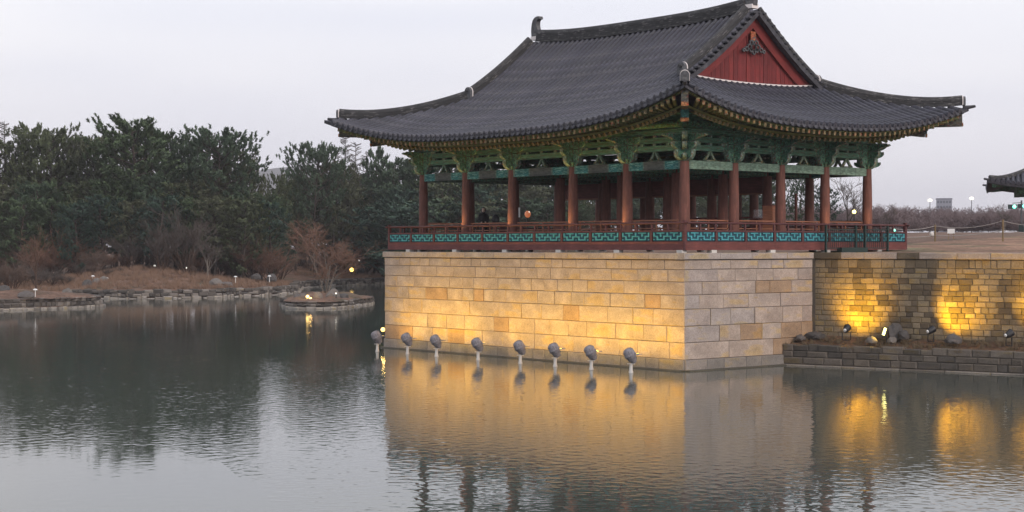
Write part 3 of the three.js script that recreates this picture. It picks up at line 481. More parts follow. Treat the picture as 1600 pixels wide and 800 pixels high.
{ // ridges: courses of flat tiles bedded in mortar under a round cover
  const prf = (w, h) => { const a = [], n = Math.round((h - 0.16) / 0.085); for (let i = 0; i < n; i++) { const y = i * (h - 0.16) / n, q = (h - 0.16) / n, ww = w * (1 - 0.06 * i / n); a.push([ww, y], [ww, y + q * 0.72], [ww - 0.035, y + q * 0.74], [ww - 0.035, y + q]); } a.push([w * 0.62, h - 0.15], [w * 0.5, h - 0.05], [w * 0.25, h]); return a.concat(a.slice().reverse().map(([x, y]) => [-x, y])); };
  const main = []; for (let i = 0; i <= 24; i++) { const z = -7.75 + 15.5 * i / 24; main.push(V(0, Y(yMain(0, z) + 0.02), z)); }
  mesh('main_ridge', new G().sweep(main, prf(0.27, 0.66)).geo(0.4), M.ridge, roof);
  // finial: a tall plate that curls over at its top
  const fs = new THREE.Shape(); fs.moveTo(-0.30, 0); fs.quadraticCurveTo(-0.42, 0.55, -0.20, 0.95); fs.quadraticCurveTo(-0.02, 1.16, 0.30, 1.10); fs.lineTo(0.33, 0.98); fs.quadraticCurveTo(0.14, 0.98, 0.10, 0.84); fs.quadraticCurveTo(0.06, 0.6, 0.16, 0.42); fs.lineTo(0.30, 0.30); fs.lineTo(0.32, 0); fs.closePath();
  const fin = new THREE.ExtrudeGeometry(fs, { depth: 0.24, bevelEnabled: true, bevelSize: 0.02, bevelThickness: 0.03, bevelSegments: 1, curveSegments: 8 }); fin.translate(0, 0, -0.12);
  const foot = new G().box(0, 0, 0, 0.64, 0.2, 0.44).geo();
  for (const sz of [1, -1]) { const f = mesh('ridge_finial', fin, M.greyTile, roof); f.position.set(0, Y(yMain(0, 7.8) + 0.28), sz * 7.92); f.rotation.y = sz > 0 ? Math.PI / 2 : -Math.PI / 2; const b = mesh('mortar_bed', foot, M.plaster, roof); b.position.set(0, Y(yMain(0, 7.8) + 0.22), sz * 7.9); b.rotation.y = Math.PI / 2; }
  const archS = new THREE.Shape(); archS.moveTo(-0.24, 0); archS.lineTo(-0.24, 0.34); archS.absarc(0, 0.34, 0.24, Math.PI, 0, true); archS.lineTo(0.24, 0); archS.closePath();
  const arch = new THREE.ExtrudeGeometry(archS, { depth: 0.12, bevelEnabled: true, bevelSize: 0.02, bevelThickness: 0.02, bevelSegments: 1 });
  const rimS = new THREE.Shape(); rimS.moveTo(-0.275, 0); rimS.lineTo(-0.275, 0.34); rimS.absarc(0, 0.34, 0.275, Math.PI, 0, true); rimS.lineTo(0.275, 0); rimS.closePath();
  const rim = new THREE.ExtrudeGeometry(rimS, { depth: 0.05, bevelEnabled: false });
  const vt = new G().sweep([V(0, 0, -0.32), V(0, 0.0, 0.14)], Array.from({ length: 9 }, (_, i) => [Math.cos(i / 8 * Math.PI) * 0.1, Math.sin(i / 8 * Math.PI) * 0.11]), true, true).geo(0.7);
  for (const sx of [-1, 1]) for (const sz of [1, -1]) {
    const pts = []; for (let i = 0; i <= 12; i++) { const x = 0.25 + 4.35 * i / 12, z = 8.02; pts.push(V(sx * x, Y(yMain(x, z) + 0.06), sz * z)); }
    mesh('descending_ridge', new G().sweep(pts, prf(0.19, 0.52)).geo(0.4), M.ridge, roof);
    const end = pts[12], dir = pts[12].clone().sub(pts[11]).setY(0).normalize(), ang = Math.atan2(dir.x, dir.z);
    const a1 = mesh('ridge_end_tile', arch, M.greyTile, roof); a1.position.copy(end).addScaledVector(dir, 0.06); a1.rotation.y = ang; const a2 = mesh('mortar_bed', rim, M.plaster, roof); a2.position.copy(end).addScaledVector(dir, 0.0); a2.rotation.y = ang;
    const hp = []; for (let i = 0; i <= 16; i++) { const s = 5.12 - 4.92 * i / 16, x = HX - s, z = HZ - s, y = Math.max(yMain(x, z), yEnd(x, z)) + 0.04 + 0.10 * Math.pow(i / 16, 6), w = warp(x, y, z); hp.push(V(sx * w.x, w.y, sz * w.z)); }
    mesh('hip_ridge', new G().sweep(hp, prf(0.19, 0.48)).geo(0.4), M.ridge, roof);
    const hd = hp[16].clone().sub(hp[15]).setY(0).normalize(), ha = Math.atan2(hd.x, hd.z);
    const h1 = mesh('ridge_end_tile', arch, M.greyTile, roof); h1.position.copy(hp[16]).addScaledVector(hd, 0.03); h1.rotation.y = ha; h1.scale.setScalar(0.72); const h2 = mesh('mortar_bed', rim, M.plaster, roof); h2.position.copy(hp[16]).addScaledVector(hd, -0.03); h2.rotation.y = ha; h2.scale.setScalar(0.76);
    const c = warp(HX, yMain(HX, HZ), HZ), tip = V(sx * c.x, c.y, sz * c.z); // upturned tile at the very corner
    mesh('corner_tile', new G().tube([tip.clone().addScaledVector(hd, -0.3), tip.clone().addScaledVector(hd, 0.05).add(V(0, 0.03, 0)), tip.clone().addScaledVector(hd, 0.3).add(V(0, 0.07, 0))], 0.11, 8, (t) => 1 - 0.45 * t).geo(SMOOTH), M.tileDark, roof);
    for (let k = 0; k < 15; k++) { const x = 0.35 + k * 0.315, z = 8.42, v = mesh('verge_tile', vt, M.tileDark, roof); v.position.set(sx * x, Y(yMain(x, z) + 0.05), sz * z); if (sz < 0) v.rotation.y = Math.PI; }
    const vb = []; for (let i = 0; i <= 10; i++) { const x = 0.02 + 4.9 * i / 10; vb.push(V(sx * x, Y(yMain(x, 8.3) - 0.12), sz * 8.38)); } // dark tile course under the verge
    mesh('verge_course', new G().sweep(vb, [[-0.1, -0.12], [0.1, -0.12], [0.1, 0.08], [-0.1, 0.08]]), M.tileDark, roof);
  }
  // gables
  for (const sz of [1, -1]) {
    const yb = (x) => yEnd(x, ZG) - 0.1, yt = (x) => yMain(x, ZG) - 0.16, gable = mesh('gable', (() => { const g = new G(); for (let i = 0; i < 20; i++) { const a = -4.6 + 9.2 * i / 20, b = -4.6 + 9.2 * (i + 1) / 20; g.quad(V(a, Y(yb(a)), sz * (ZG - 0.1)), V(b, Y(yb(b)), sz * (ZG - 0.1)), V(b, Y(Math.max(yb(b), yt(b))), sz * (ZG - 0.1)), V(a, Y(Math.max(yb(a), yt(a))), sz * (ZG - 0.1))); } return g; })(), M.gableRed[1], pav);
    const R = rng(sz + 60);
    for (let k = 0; k < 28; k++) { const w = 0.3, a = -4.2 + k * w + 0.006, b = a + w - 0.018, z0 = sz * (ZG - 0.06), z1 = sz * (ZG + R() * 0.02); if (Math.max(yt(a), yt(b)) < yb(a) + 0.05) continue; mesh('plank', new G().hexa([V(a, Y(yb(a)), z1), V(b, Y(yb(b)), z1), V(b, Y(yb(b)), z0), V(a, Y(yb(a)), z0), V(a, Y(Math.max(yt(a), yb(a) + 0.02)), z1), V(b, Y(Math.max(yt(b), yb(b) + 0.02)), z1), V(b, Y(Math.max(yt(b), yb(b) + 0.02)), z0), V(a, Y(Math.max(yt(a), yb(a) + 0.02)), z0)]), M.gableRed[Math.floor(R() * 3)], gable); }
    for (const sx of [-1, 1]) { const g = new G(), n = 10; for (let i = 0; i < n; i++) { const a = 0.0 + 4.35 * i / n, b = 4.35 * (i + 1) / n, q = (x, dy, dz) => V(sx * x, Y(Math.max(yMain(x, ZG) + dy, yEnd(x, ZG) - 0.05)), sz * (ZG + dz)); g.hexa([q(a, -0.82, 0.16), q(b, -0.82, 0.16), q(b, -0.82, 0.05), q(a, -0.82, 0.05), q(a, -0.17, 0.16), q(b, -0.17, 0.16), q(b, -0.17, 0.05), q(a, -0.17, 0.05)]); } mesh('barge_board', g, M.bargeRed, gable); }
    const orn = new G(); for (const [a, b, r] of [[0, 0, 0.17], [-0.3, 0.02, 0.12], [0.3, 0.02, 0.12], [-0.17, 0.22, 0.11], [0.17, 0.22, 0.11], [0, 0.38, 0.1], [-0.5, -0.1, 0.1], [0.5, -0.1, 0.1], [-0.7, -0.16, 0.07], [0.7, -0.16, 0.07], [0, -0.24, 0.09], [-0.2, -0.14, 0.08], [0.2, -0.14, 0.08]]) { const c = []; for (let i = 0; i <= 10; i++) c.push(V(a + Math.cos(i / 10 * 2 * Math.PI) * r, Y(15.0) + b + Math.sin(i / 10 * 2 * Math.PI) * r, sz * (ZG + 0.2))); orn.sweep(c, [[-0.03, -0.04], [0.03, -0.04], [0.03, 0.04], [-0.03, 0.04]], true, false, null, V(0, 0, 1)); }
    mesh('gable_ornament', orn, M.greyTile, gable);
    mesh('gable_plate', new G().box(-0.05, Y(15.55), sz * (ZG + 0.2), 0.34, 0.42, 0.06), mat([0.5, 0.17, 0.07], { map: T.paint }), gable);
    const ms = []; for (let i = 0; i <= 20; i++) { const x = -4.3 + 8.6 * i / 20; ms.push(V(x, Y(yEnd(x, ZG) + 0.09), sz * (ZG + 0.12))); } mesh('mortar_strip', new G().sweep(ms, [[-0.12, -0.07], [0.11, -0.07], [0.09, 0.0], [-0.12, 0.0]]), M.plaster, gable);
  }
}
{ // eaves: boards, flying rafters and round rafters; fan rafters at the corners
  const strip = (pt, a0, a1, s, dy0, dy1) => { const g = new G(), n = 60; for (let i = 0; i < n; i++) { const a = a0 + (a1 - a0) * i / n, b = a0 + (a1 - a0) * (i + 1) / n, q = (x, ds, dy) => pt(s + ds, x).add(V(0, dy, 0)); g.quad(q(a, 0, dy0), q(b, 0, dy0), q(b, 0, dy1), q(a, 0, dy1)); g.quad(q(a, 0, dy0), q(b, 0, dy0), q(b, 0.09, dy0), q(a, 0.09, dy0)); } return g; };
  const jobs = [[(s, a) => mainPt(s, a, -1), HZ, HZC, HXC, 'x', -1], [(s, a) => endPt(s, a, 1), HX, HXC, HZC, 'z', 1], [(s, a) => mainPt(s, a, 1), HZ, HZC, HXC, 'x', 1], [(s, a) => endPt(s, a, -1), HX, HXC, HZC, 'z', -1]];
  jobs.forEach(([pt, H, C, , ax, sg], f) => {
    mesh('eave_board', strip(pt, -H, H, 0.03, -0.17, 0.0), M.tileDark, roof);
    mesh('eave_fillet', strip(pt, -H + 0.3, H - 0.3, 0.14, -0.26, -0.16), M.rafter, roof);
    mesh('rafter_fillet', strip(pt, -H + 1.3, H - 1.3, 1.12, -0.76, -0.66), M.rafterFillet, roof);
    const soff = new G(), n = 60; for (let i = 0; i < n; i++) for (let k = 0; k < 5; k++) { const a = -H + 2 * H * i / n, b = -H + 2 * H * (i + 1) / n, S = (x) => Math.min(3.6, H - Math.abs(x)), q = (x, t) => pt(0.05 + S(x) * t, x).add(V(0, -0.19, 0)); soff.quad(q(a, k / 5), q(b, k / 5), q(b, (k + 1) / 5), q(a, (k + 1) / 5)); }
    mesh('soffit', soff, M.soffit, roof);
    const fly = [], rnd = [], ends = [], step = 0.36, lim = Math.floor((H - 0.45) / step);
    for (let k = -lim; k <= lim; k++) {
      const a = (k + 0.5) * step; if (Math.abs(a) > H - 0.35) continue;
      const over = Math.max(0, Math.abs(a) - C + 0.4), ai = (s) => a - Math.sign(a) * over * clamp(s / 3.3) ;
      const q = (s, dy) => pt(s, Math.abs(ai(s)) > H - s - 0.02 ? Math.sign(a) * Math.max(0, H - s - 0.02) : ai(s)).add(V(0, dy, 0));
      fly.push(new G().beam(q(0.16, -0.34), q(1.5, -0.62), 0.14, 0.18).geo()); ends.push(new G().beam(q(0.13, -0.335), q(0.16, -0.34), 0.142, 0.182).geo());
      const r0 = q(1.05, -0.84), r1 = q(3.6, -0.98); rnd.push(new G().tube([r0, r1], 0.09, 6).geo(SMOOTH)); const d = r1.clone().sub(r0).normalize(); ends.push(new G().tube([r0.clone().addScaledVector(d, -0.03), r0], 0.092, 6).geo());
    }
    stuff(mesh('flying_rafters', mergeGeometries(fly), M.rafter, roof)); stuff(mesh('round_rafters', mergeGeometries(rnd), M.rafter, roof)); stuff(mesh('rafter_ends', mergeGeometries(ends), M.rafterEnd, roof));
  });
  const teal = mat([0.05, 0.22, 0.2], { map: T.paint }), orange = mat([0.50, 0.24, 0.09], { map: T.paint });
  for (const sx of [-1, 1]) for (const sz of [-1, 1]) {
    const q = (s, dy) => { const w = warp(HX - s, yMain(HX - s, HZ - s), HZ - s); return V(sx * w.x, w.y + dy, sz * w.z); };
    mesh('hip_rafter', new G().sweep([q(3.6, -0.85), q(2.2, -0.95), q(1.35, -0.98)], [[-0.17, -0.46], [0.17, -0.46], [0.17, 0.34], [-0.17, 0.34]]), M.hipWood, roof);
    mesh('hip_rafter', new G().sweep([q(2.2, -0.48), q(1.0, -0.47), q(0.22, -0.45)], [[-0.15, -0.46], [0.15, -0.46], [0.15, 0.24], [-0.15, 0.24]]), M.hipWood, roof);
    mesh('rafter_cap', new G().beam(q(1.34, -0.97), q(1.3, -0.97), 0.36, 0.6), teal, roof); mesh('rafter_cap', new G().beam(q(1.34, -1.36), q(1.3, -1.36), 0.36, 0.16), orange, roof);
    mesh('rafter_cap', new G().beam(q(0.22, -0.82), q(0.19, -0.82), 0.31, 0.17), orange, roof);
  }
}

// ---------------------------------------------------------------- lamps
function spot(parent, from, to, rgb, cd, ang, pen = 0.7, rad = 4) { const l = new THREE.SpotLight(new THREE.Color().setRGB(...rgb), cd, 0, ang, pen, 2); l.position.copy(from); l.target.position.copy(to); l.castShadow = true; l.shadow.radius = rad; parent.add(l, l.target); return l; }
{ // hooded floodlights on posts in the water before the base
  const spots = [[589.5, 552, 'first'], [636.7, 554, 's'], [682, 558, 't'], [747, 563, 'f'], [813, 567.5, 'fi'], [867.5, 572, 'si'], [924, 575.8, 'se'], [986, 579, 'e']];
  const names = ['grey hooded floodlight in the water just beyond the left end of the base', 'grey hooded floodlight second from the left end of the row before the base', 'grey hooded floodlight third from the left in the row before the base', 'grey hooded floodlight fourth from the left in the row before the base', 'grey hooded floodlight fifth from the left in the row before the base', 'grey hooded floodlight third from the right in the row before the base', 'grey hooded floodlight second from the right in the row before the base', 'grey hooded floodlight nearest the front corner, rightmost of the row in the water'];
  const hood = new G(), R = rng(3); // egg-shaped cover open towards the wall
  hood.lathe([[0, -0.37], [0.11, -0.34], [0.19, -0.2], [0.235, 0.02], [0.25, 0.05], [0.235, 0.07], [0.225, 0.24], [0.19, 0.31], [0.12, 0.345], [0, 0.35]], 14); for (const a of [0.6, 2.2, 3.8, 5.4]) hood.beam(V(Math.cos(a) * 0.235, -0.05, Math.sin(a) * 0.235), V(Math.cos(a) * 0.215, 0.27, Math.sin(a) * 0.215), 0.03, 0.03);
  const hg = hood.geo(0.8), post = new G().lathe([[0.09, -0.6], [0.085, 0.1], [0.1, 0.12], [0.075, 0.18], [0.07, 0.45]], 10).geo(0.6), plate = new G().box(0, 0.0, 0, 0.26, 0.03, 0.2).geo(), face = new G().lathe([[0.0, 0.02], [0.15, 0.02], [0.16, 0], [0, 0]], 12).geo();
  const wet = new G().lathe([[0.13, 0.02], [0.12, 0.06], [0.09, 0.09]], 10).geo();
  const onPlane = (px, v) => { const q = (px - 800) / F; return ((v - 0) + 7.71 * 0.774 + 75.4 * 0.633) / (q * 0.774 + 0.633); }; // depth at which that column of the photo meets x = v
  let first; const lampsAt = [];
  spots.forEach(([px, py], i) => {
    const d = onPlane(px, -3.85), p = W((px - 800) / F * d, d, 0), o = i === 0 ? (first = thing('floodlight', names[0], 'floodlight', p, 0, 'hooded floodlights in the water')) : copy(first, 'floodlight', names[i]);
    if (i === 0) { mesh('post', post, M.palePost, o); mesh('collar', wet, M.palePost, o); const h = mesh('hood', hg, M.hood, o); h.position.set(-0.02, 0.8, 0.0); h.rotation.set(-0.2, 0, 0.5); mesh('lamp_face', face, M.glowAmber, o).position.set(0.17, 0.84, -0.08); o.getObjectByName('lamp_face').rotation.z = -1.2; mesh('visor', new G().hexa([V(0.08, 0.84, 0.2), V(0.40, 0.86, 0.26), V(0.40, 0.86, -0.26), V(0.08, 0.84, -0.2), V(0.08, 0.87, 0.2), V(0.40, 0.885, 0.26), V(0.40, 0.885, -0.26), V(0.08, 0.87, -0.2)]), M.hood, o); mesh('bracket', plate, M.palePost, o).position.set(0, 0.46, 0); mesh('cable', new G().tube([V(0.04, 0.5, -0.05), V(0.12, 0.3, -0.1), V(0.16, 0, -0.06), V(0.2, -0.4, 0)], 0.014, 5), M.black, o); }
    o.position.copy(p); o.rotation.y = (R() - 0.5) * 0.3; // lamps face the wall, +x
    lampsAt.push(o);
  });
  for (const o of lampsAt) spot(o, V(0.30, 0.93, 0), V(2.3, 2.4, 0), [1, 0.58, 0.045], 28, 1.36, 1);
}
{ // terrace floodlights
  const can = new G().sweep([V(0, 0, 0), V(0, 0.0, 0.1), V(0, 0, 0.3)], Array.from({ length: 12 }, (_, i) => [Math.cos(i / 6 * Math.PI) * 0.17, Math.sin(i / 6 * Math.PI) * 0.17]), true, true, (t) => 0.7 + 0.35 * t).geo(0.6);
  const yoke = new G().beam(V(-0.2, -0.05, 0.12), V(-0.2, -0.42, 0.12), 0.04, 0.03).beam(V(0.2, -0.05, 0.12), V(0.2, -0.42, 0.12), 0.04, 0.03).beam(V(-0.2, -0.42, 0.12), V(0.2, -0.42, 0.12), 0.05, 0.03).geo();
  const lens = new G().sweep([V(0, 0, 0.302), V(0, 0, 0.312)], Array.from({ length: 12 }, (_, i) => [Math.cos(i / 6 * Math.PI) * 0.155, Math.sin(i / 6 * Math.PI) * 0.155])).geo();
  const rear = new G().sweep([V(0, 0.05, -0.06), V(0, 0.05, 0.02)], Array.from({ length: 8 }, (_, i) => [Math.cos(i / 4 * Math.PI) * 0.07, Math.sin(i / 4 * Math.PI) * 0.07])).geo();
  const todo = [], list = [[1321, 517, 76.1, 'black floodlight on the terrace, half hidden left of the rocks', 1348, 490], [1451, 519, 74.3, 'black floodlight with pale back between the two amber patches of the old wall', 1476, 488], [1573, 525, 72.0, 'black floodlight with pale back at the right end of the terrace', 1592, 484]];
  let first;
  list.forEach(([px, py, d, label, tx, ty], i) => {
    const p = P(px, py, d), o = i ? copy(first, 'terrace_floodlight', label) : (first = thing('terrace_floodlight', label, 'floodlight', p, 0, 'black terrace floodlights'));
    if (!i) { const b = mesh('lamp_body', can, M.black, o); b.rotation.x = -0.55; mesh('lens', lens, M.glowAmber, b); mesh('rear_cap', rear, M.lampWhite, b); mesh('yoke', yoke, M.black, o); }
    o.position.copy(p); const to = P(tx, ty, d + 1.6), dir = to.clone().sub(p); o.rotation.y = Math.atan2(dir.x, dir.z);
    todo.push([o, dir]);
  });
  for (const [o, dir] of todo) spot(o, V(0, 0.2, 0.34), V(0, dir.y + 0.35, Math.hypot(dir.x, dir.z)), [1, 0.54, 0.006], 56, 0.92, 1);
  const p = P(1382, 518, 75.6), o = thing('tube_floodlight', 'narrow lit yellow floodlight leaning before the dark rocks on the terrace', 'floodlight', p, 0);
  const toCam = camera.position.clone().sub(p); o.rotation.y = Math.atan2(toCam.x, toCam.z); const hld = new THREE.Group();
  mesh('lamp_case', new G().box(0, 0, -0.07, 0.2, 0.42, 0.12), M.black, o).rotation.z = -0.3; mesh('lens', new G().box(0, 0, 0, 0.12, 0.34, 0.02), M.glowYellow, o).rotation.z = -0.3; mesh('stake', new G().beam(V(0.08, -0.2, -0.08), V(0.1, -0.55, -0.08), 0.04, 0.04), M.black, o);
  spot(o, V(-0.1, 0.02, 0.12), V(-1.0, -0.6, 0.5), [1, 0.62, 0.06], 5, 0.8);
}
{ // small uplights at the feet of the columns
  const body = new G().lathe([[0.0, 0], [0.09, 0], [0.1, 0.14], [0.085, 0.15], [0, 0.15]], 10).geo(), gl = new G().lathe([[0, 0.152], [0.075, 0.152], [0.075, 0.158], [0, 0.158]], 10).geo();
  const at = [[-6.36 - 0.75, 6.12, 'second'], [-6.36 - 0.75, 2.31, 'third'], [-6.36 - 0.75, -2.29, 'fourth'], [-6.36 - 0.75, -6.07, 'fifth']];
  let first; const ups = [], nm = ['left of the corner column of the pavilion front', 'right of the middle of the pavilion front', 'left of the middle of the pavilion front', 'by the second column from the left end of the front'];
  at.forEach(([x, z], i) => { const label = 'warm uplight on the deck ' + nm[i]; const o = i ? copy(first, 'deck_uplight', label) : (first = thing('deck_uplight', label, 'uplight', V(0, 0, 0), 0, 'deck uplights')); if (!i) { mesh('lamp_body', body, M.black, o); mesh('lens', gl, M.glowAmber, o); } o.position.set(HXC + x, 5.79, -HZC + z - 0.15); ups.push([o, 0.5, 0.1, 12]); });
  for (const [x, z, label] of [[2.9, 9.83 + 0.75, 'small warm uplight on the deck before the third column of the right side'], [5.9, 9.83 + 0.75, 'small warm uplight on the deck before the last column of the right side']]) { const o = copy(first, 'deck_uplight', label); o.position.set(HXC + x, 5.79, -HZC + z); ups.push([o, 0.3, -0.5, 5]); }
  for (const [o, x, z, cd] of ups) spot(o, V(0, 0.2, 0), V(x, 1.5, z), [1, 0.66, 0.25], cd * 0.8, 0.55, 1);
}

// ---------------------------------------------------------------- trees
const ORD = ['first', 'second', 'third', 'fourth', 'fifth', 'sixth', 'seventh', 'eighth', 'ninth', 'tenth', 'eleventh', 'twelfth', 'thirteenth', 'fourteenth', 'fifteenth', 'sixteenth', 'seventeenth', 'eighteenth', 'nineteenth', 'twentieth', 'twenty-first', 'twenty-second', 'twenty-third', 'twenty-fourth', 'twenty-fifth', 'twenty-sixth', 'twenty-seventh', 'twenty-eighth', 'twenty-ninth', 'thirtieth', ...Array.from({ length: 9 }, (_, i) => 'thirty-' + ['first', 'second', 'third', 'fourth', 'fifth', 'sixth', 'seventh', 'eighth', 'ninth'][i]), 'fortieth', 'forty-first', 'forty-second', 'forty-third'];
const nth = {}, ord = (k) => { nth[k] = (nth[k] ?? -1) + 1; return ORD[nth[k]] + ' from the left'; };
function pine(seed, H, rad, low, lean) {
  const R = rng(seed), wood = new G(), pos = [], trunk = [];
  for (let k = 0; k <= 7; k++) { const t = k / 7; trunk.push(V(lean * t * t + 0.25 * Math.sin(t * 5 + seed), H * 0.96 * t - 0.4 * (k === 0), 0.25 * Math.cos(t * 4 + seed) - 0.25)); }
  wood.tube(trunk, 0.27, 7, (t) => 1.15 - t * 0.95);
  const onT = (t) => { const f = clamp(t) * 7, i = Math.min(6, Math.floor(f)); return trunk[i].clone().lerp(trunk[i + 1], f - i); };
  const finger = (c, dir, len, r) => { // a shoot clothed in needles
    const up = Math.abs(dir.y) > 0.95 ? V(1, 0, 0) : V(0, 1, 0), s = dir.clone().cross(up).normalize(), u = s.clone().cross(dir), n = 26;
    for (let i = 0; i < n; i++) {
      const a = R() * 6.283, q = R(), out = s.clone().multiplyScalar(Math.cos(a)).addScaledVector(u, Math.sin(a)), b = c.clone().addScaledVector(dir, q * len * 0.8), tip = b.clone().addScaledVector(out, r * (0.6 + 0.6 * R()) * (1.1 - 0.45 * q)).addScaledVector(dir, 0.12 + 0.14 * R()), w = out.clone().cross(dir).multiplyScalar(0.07 + 0.04 * R());
      pos.push(b.x + w.x, b.y + w.y, b.z + w.z, b.x - w.x, b.y - w.y, b.z - w.z, tip.x, tip.y, tip.z);
    }
  };
  const nl = Math.round(30 + H * 0.6);
  for (let k = 0; k < nl; k++) {
    const t = low + (0.985 - low) * Math.pow((k + 0.5) / nl, 0.85), a = k * 2.4 + R(), env = Math.pow(Math.sin(Math.PI * clamp(0.16 + 0.80 * (t - low) / (1 - low), 0, 1)), 0.75), L = rad * (0.45 + 0.65 * env * (0.7 + 0.5 * R())) * (t > 0.9 ? 0.62 : 1);
    const o = onT(t), d = V(Math.cos(a), 0.12 + 0.35 * t + 0.15 * R(), Math.sin(a)), p1 = o.clone().addScaledVector(d, L * 0.55), p2 = o.clone().addScaledVector(V(d.x, d.y + 0.25, d.z), L);
    wood.tube([o, p1, p2], 0.075, 4, (q) => 1.1 - 0.9 * q);
    const nf = 13 + Math.round(L * 2.2);
    for (let f = 0; f < nf; f++) {
      const q = 0.3 + 0.75 * Math.sqrt(R()), c = q < 0.55 ? o.clone().lerp(p1, q / 0.55) : p1.clone().lerp(p2, (q - 0.55) / 0.45), sp = 0.35 * L;
      c.add(V((R() - 0.5) * sp * 1.5, (R() - 0.4) * 0.6, (R() - 0.5) * sp * 1.5));
      finger(c, V(d.x * 0.5 + (R() - 0.5) * 0.7, 0.75 + 0.4 * R(), d.z * 0.5 + (R() - 0.5) * 0.7).normalize(), 0.5 + 0.45 * R(), 0.26 + 0.1 * R());
    }
  }
  const g = new THREE.BufferGeometry(); g.setAttribute('position', new THREE.Float32BufferAttribute(pos, 3)); g.setAttribute('uv', new THREE.Float32BufferAttribute(new Float32Array(pos.length / 3 * 2), 2)); g.computeVertexNormals();
  let top = 0; for (let i = 1; i < pos.length; i += 3) top = Math.max(top, pos[i]); return { wood: wood.geo(SMOOTH), leaf: g, H: top };
}
function bare(seed, H, spread, stems, depth, thin) { // leafless tree of forking twigs
  const R = rng(seed), wood = new G(), tw = [];
  const seg = (a, b, r0, r1) => { const t = b.clone().sub(a).normalize(), s = Math.abs(t.y) > 0.95 ? V(1, 0, 0) : V(0, 1, 0).cross(t).normalize(), u = t.clone().cross(s); const q = (p, k, r) => p.clone().addScaledVector(s, Math.cos(k * 2.094) * r).addScaledVector(u, Math.sin(k * 2.094) * r); for (let k = 0; k < 3; k++) { const A = q(a, k, r0), B = q(a, k + 1, r0), C = q(b, k + 1, r1), D = q(b, k, r1); tw.push(A.x, A.y, A.z, B.x, B.y, B.z, C.x, C.y, C.z, A.x, A.y, A.z, C.x, C.y, C.z, D.x, D.y, D.z); } };
  const grow = (a, dir, len, r, lev) => {
    const b = a.clone().addScaledVector(dir, len);
    if (lev <= 1) wood.tube([a, a.clone().lerp(b, 0.5).add(V((R() - 0.5) * len * 0.1, 0, (R() - 0.5) * len * 0.1)), b], r, 5, (t) => 1 - 0.35 * t); else seg(a, b, Math.max(thin, r), Math.max(thin * 0.6, r * 0.6));
    if (lev >= depth) return;
    if (lev >= 3 && R() < 0.12) return;
    const n = lev === 0 ? 4 : lev < 3 ? 3 + (R() < 0.6) : 3;
    for (let k = 0; k < n; k++) { const az = R() * 6.283, tilt = spread * (0.5 + 0.8 * R()), s = V(Math.cos(az), 0, Math.sin(az)), d = dir.clone().multiplyScalar(Math.cos(tilt)).addScaledVector(s, Math.sin(tilt)).add(V(0, 0.22 * R() - 0.06, 0)).normalize(); grow(a.clone().lerp(b, 0.3 + 0.7 * R()), d, len * (0.42 + 0.48 * R()), r * 0.55, lev + 1); }
  };
  for (let s = 0; s < stems; s++) { const a = s / stems * 6.283 + R(), k = stems > 1 ? 0.35 + 0.25 * R() : 0.05; grow(V(Math.cos(a) * 0.1 * (stems > 1), -0.3, Math.sin(a) * 0.1 * (stems > 1)), V(Math.cos(a) * k, 1, Math.sin(a) * k).normalize(), H * 0.34, 0.012 * H * (stems > 1 ? 0.75 : 1.2), 0); }
  const g = new THREE.BufferGeometry(); g.setAttribute('position', new THREE.Float32BufferAttribute(tw, 3)); g.setAttribute('uv', new THREE.Float32BufferAttribute(new Float32Array(tw.length / 3 * 2), 2)); g.computeVertexNormals();
  const wg = wood.geo(SMOOTH); let top = 0; for (let i = 1; i < tw.length; i += 3) top = Math.max(top, tw[i]);
  return { wood: wg, leaf: g, H: top };
}
function featherConifer(seed, H) { // leafless larch-like conifer: whorls of short rising boughs
  const R = rng(seed), wood = new G(), tw = new G(); wood.tube([V(0, -0.3, 0), V(0.1, H * 0.5, 0), V(0, H, 0)], 0.16, 5, (t) => 1 - 0.9 * t);
  for (let y = H * 0.3; y < H * 0.99; y += 0.17) { const a = R() * 6.283, L = 0.25 + 2.1 * (1 - y / H) * (0.75 + 0.4 * R()), d = V(Math.cos(a), 0.45, Math.sin(a)).normalize(), o = V(0, y, 0), e = o.clone().addScaledVector(d, L).add(V(0, 0.12 * L, 0)); tw.tube([o, e], 0.035, 3, (t) => 1 - 0.6 * t); for (let k = 1; k < 7; k++) { const c = o.clone().lerp(e, k / 7), b = a + (k % 2 ? 1.1 : -1.1); tw.tube([c, c.clone().add(V(Math.cos(b) * 0.45, 0.16, Math.sin(b) * 0.45))], 0.022, 3); } }
  return { wood: wood.geo(SMOOTH), leaf: tw.geo(), H };
}
const pines = [pine(1, 16, 3.6, 0.20, 0.5), pine(2, 16, 4.0, 0.25, -0.6), pine(3, 16, 3.3, 0.12, 0.2), pine(4, 16, 4.3, 0.32, 0.9), pine(5, 16, 3.7, 0.16, -0.3), pine(6, 16, 3.0, 0.08, 0.1)];
const bares = [bare(11, 8, 0.62, 1, 6, 0.011), bare(12, 8, 0.42, 6, 5, 0.012), bare(13, 8, 0.55, 7, 5, 0.012), bare(14, 9, 0.5, 1, 6, 0.011), bare(15, 8, 0.8, 3, 6, 0.009)];
const feathers = [featherConifer(21, 15), featherConifer(22, 15)];
const protos = new Map();
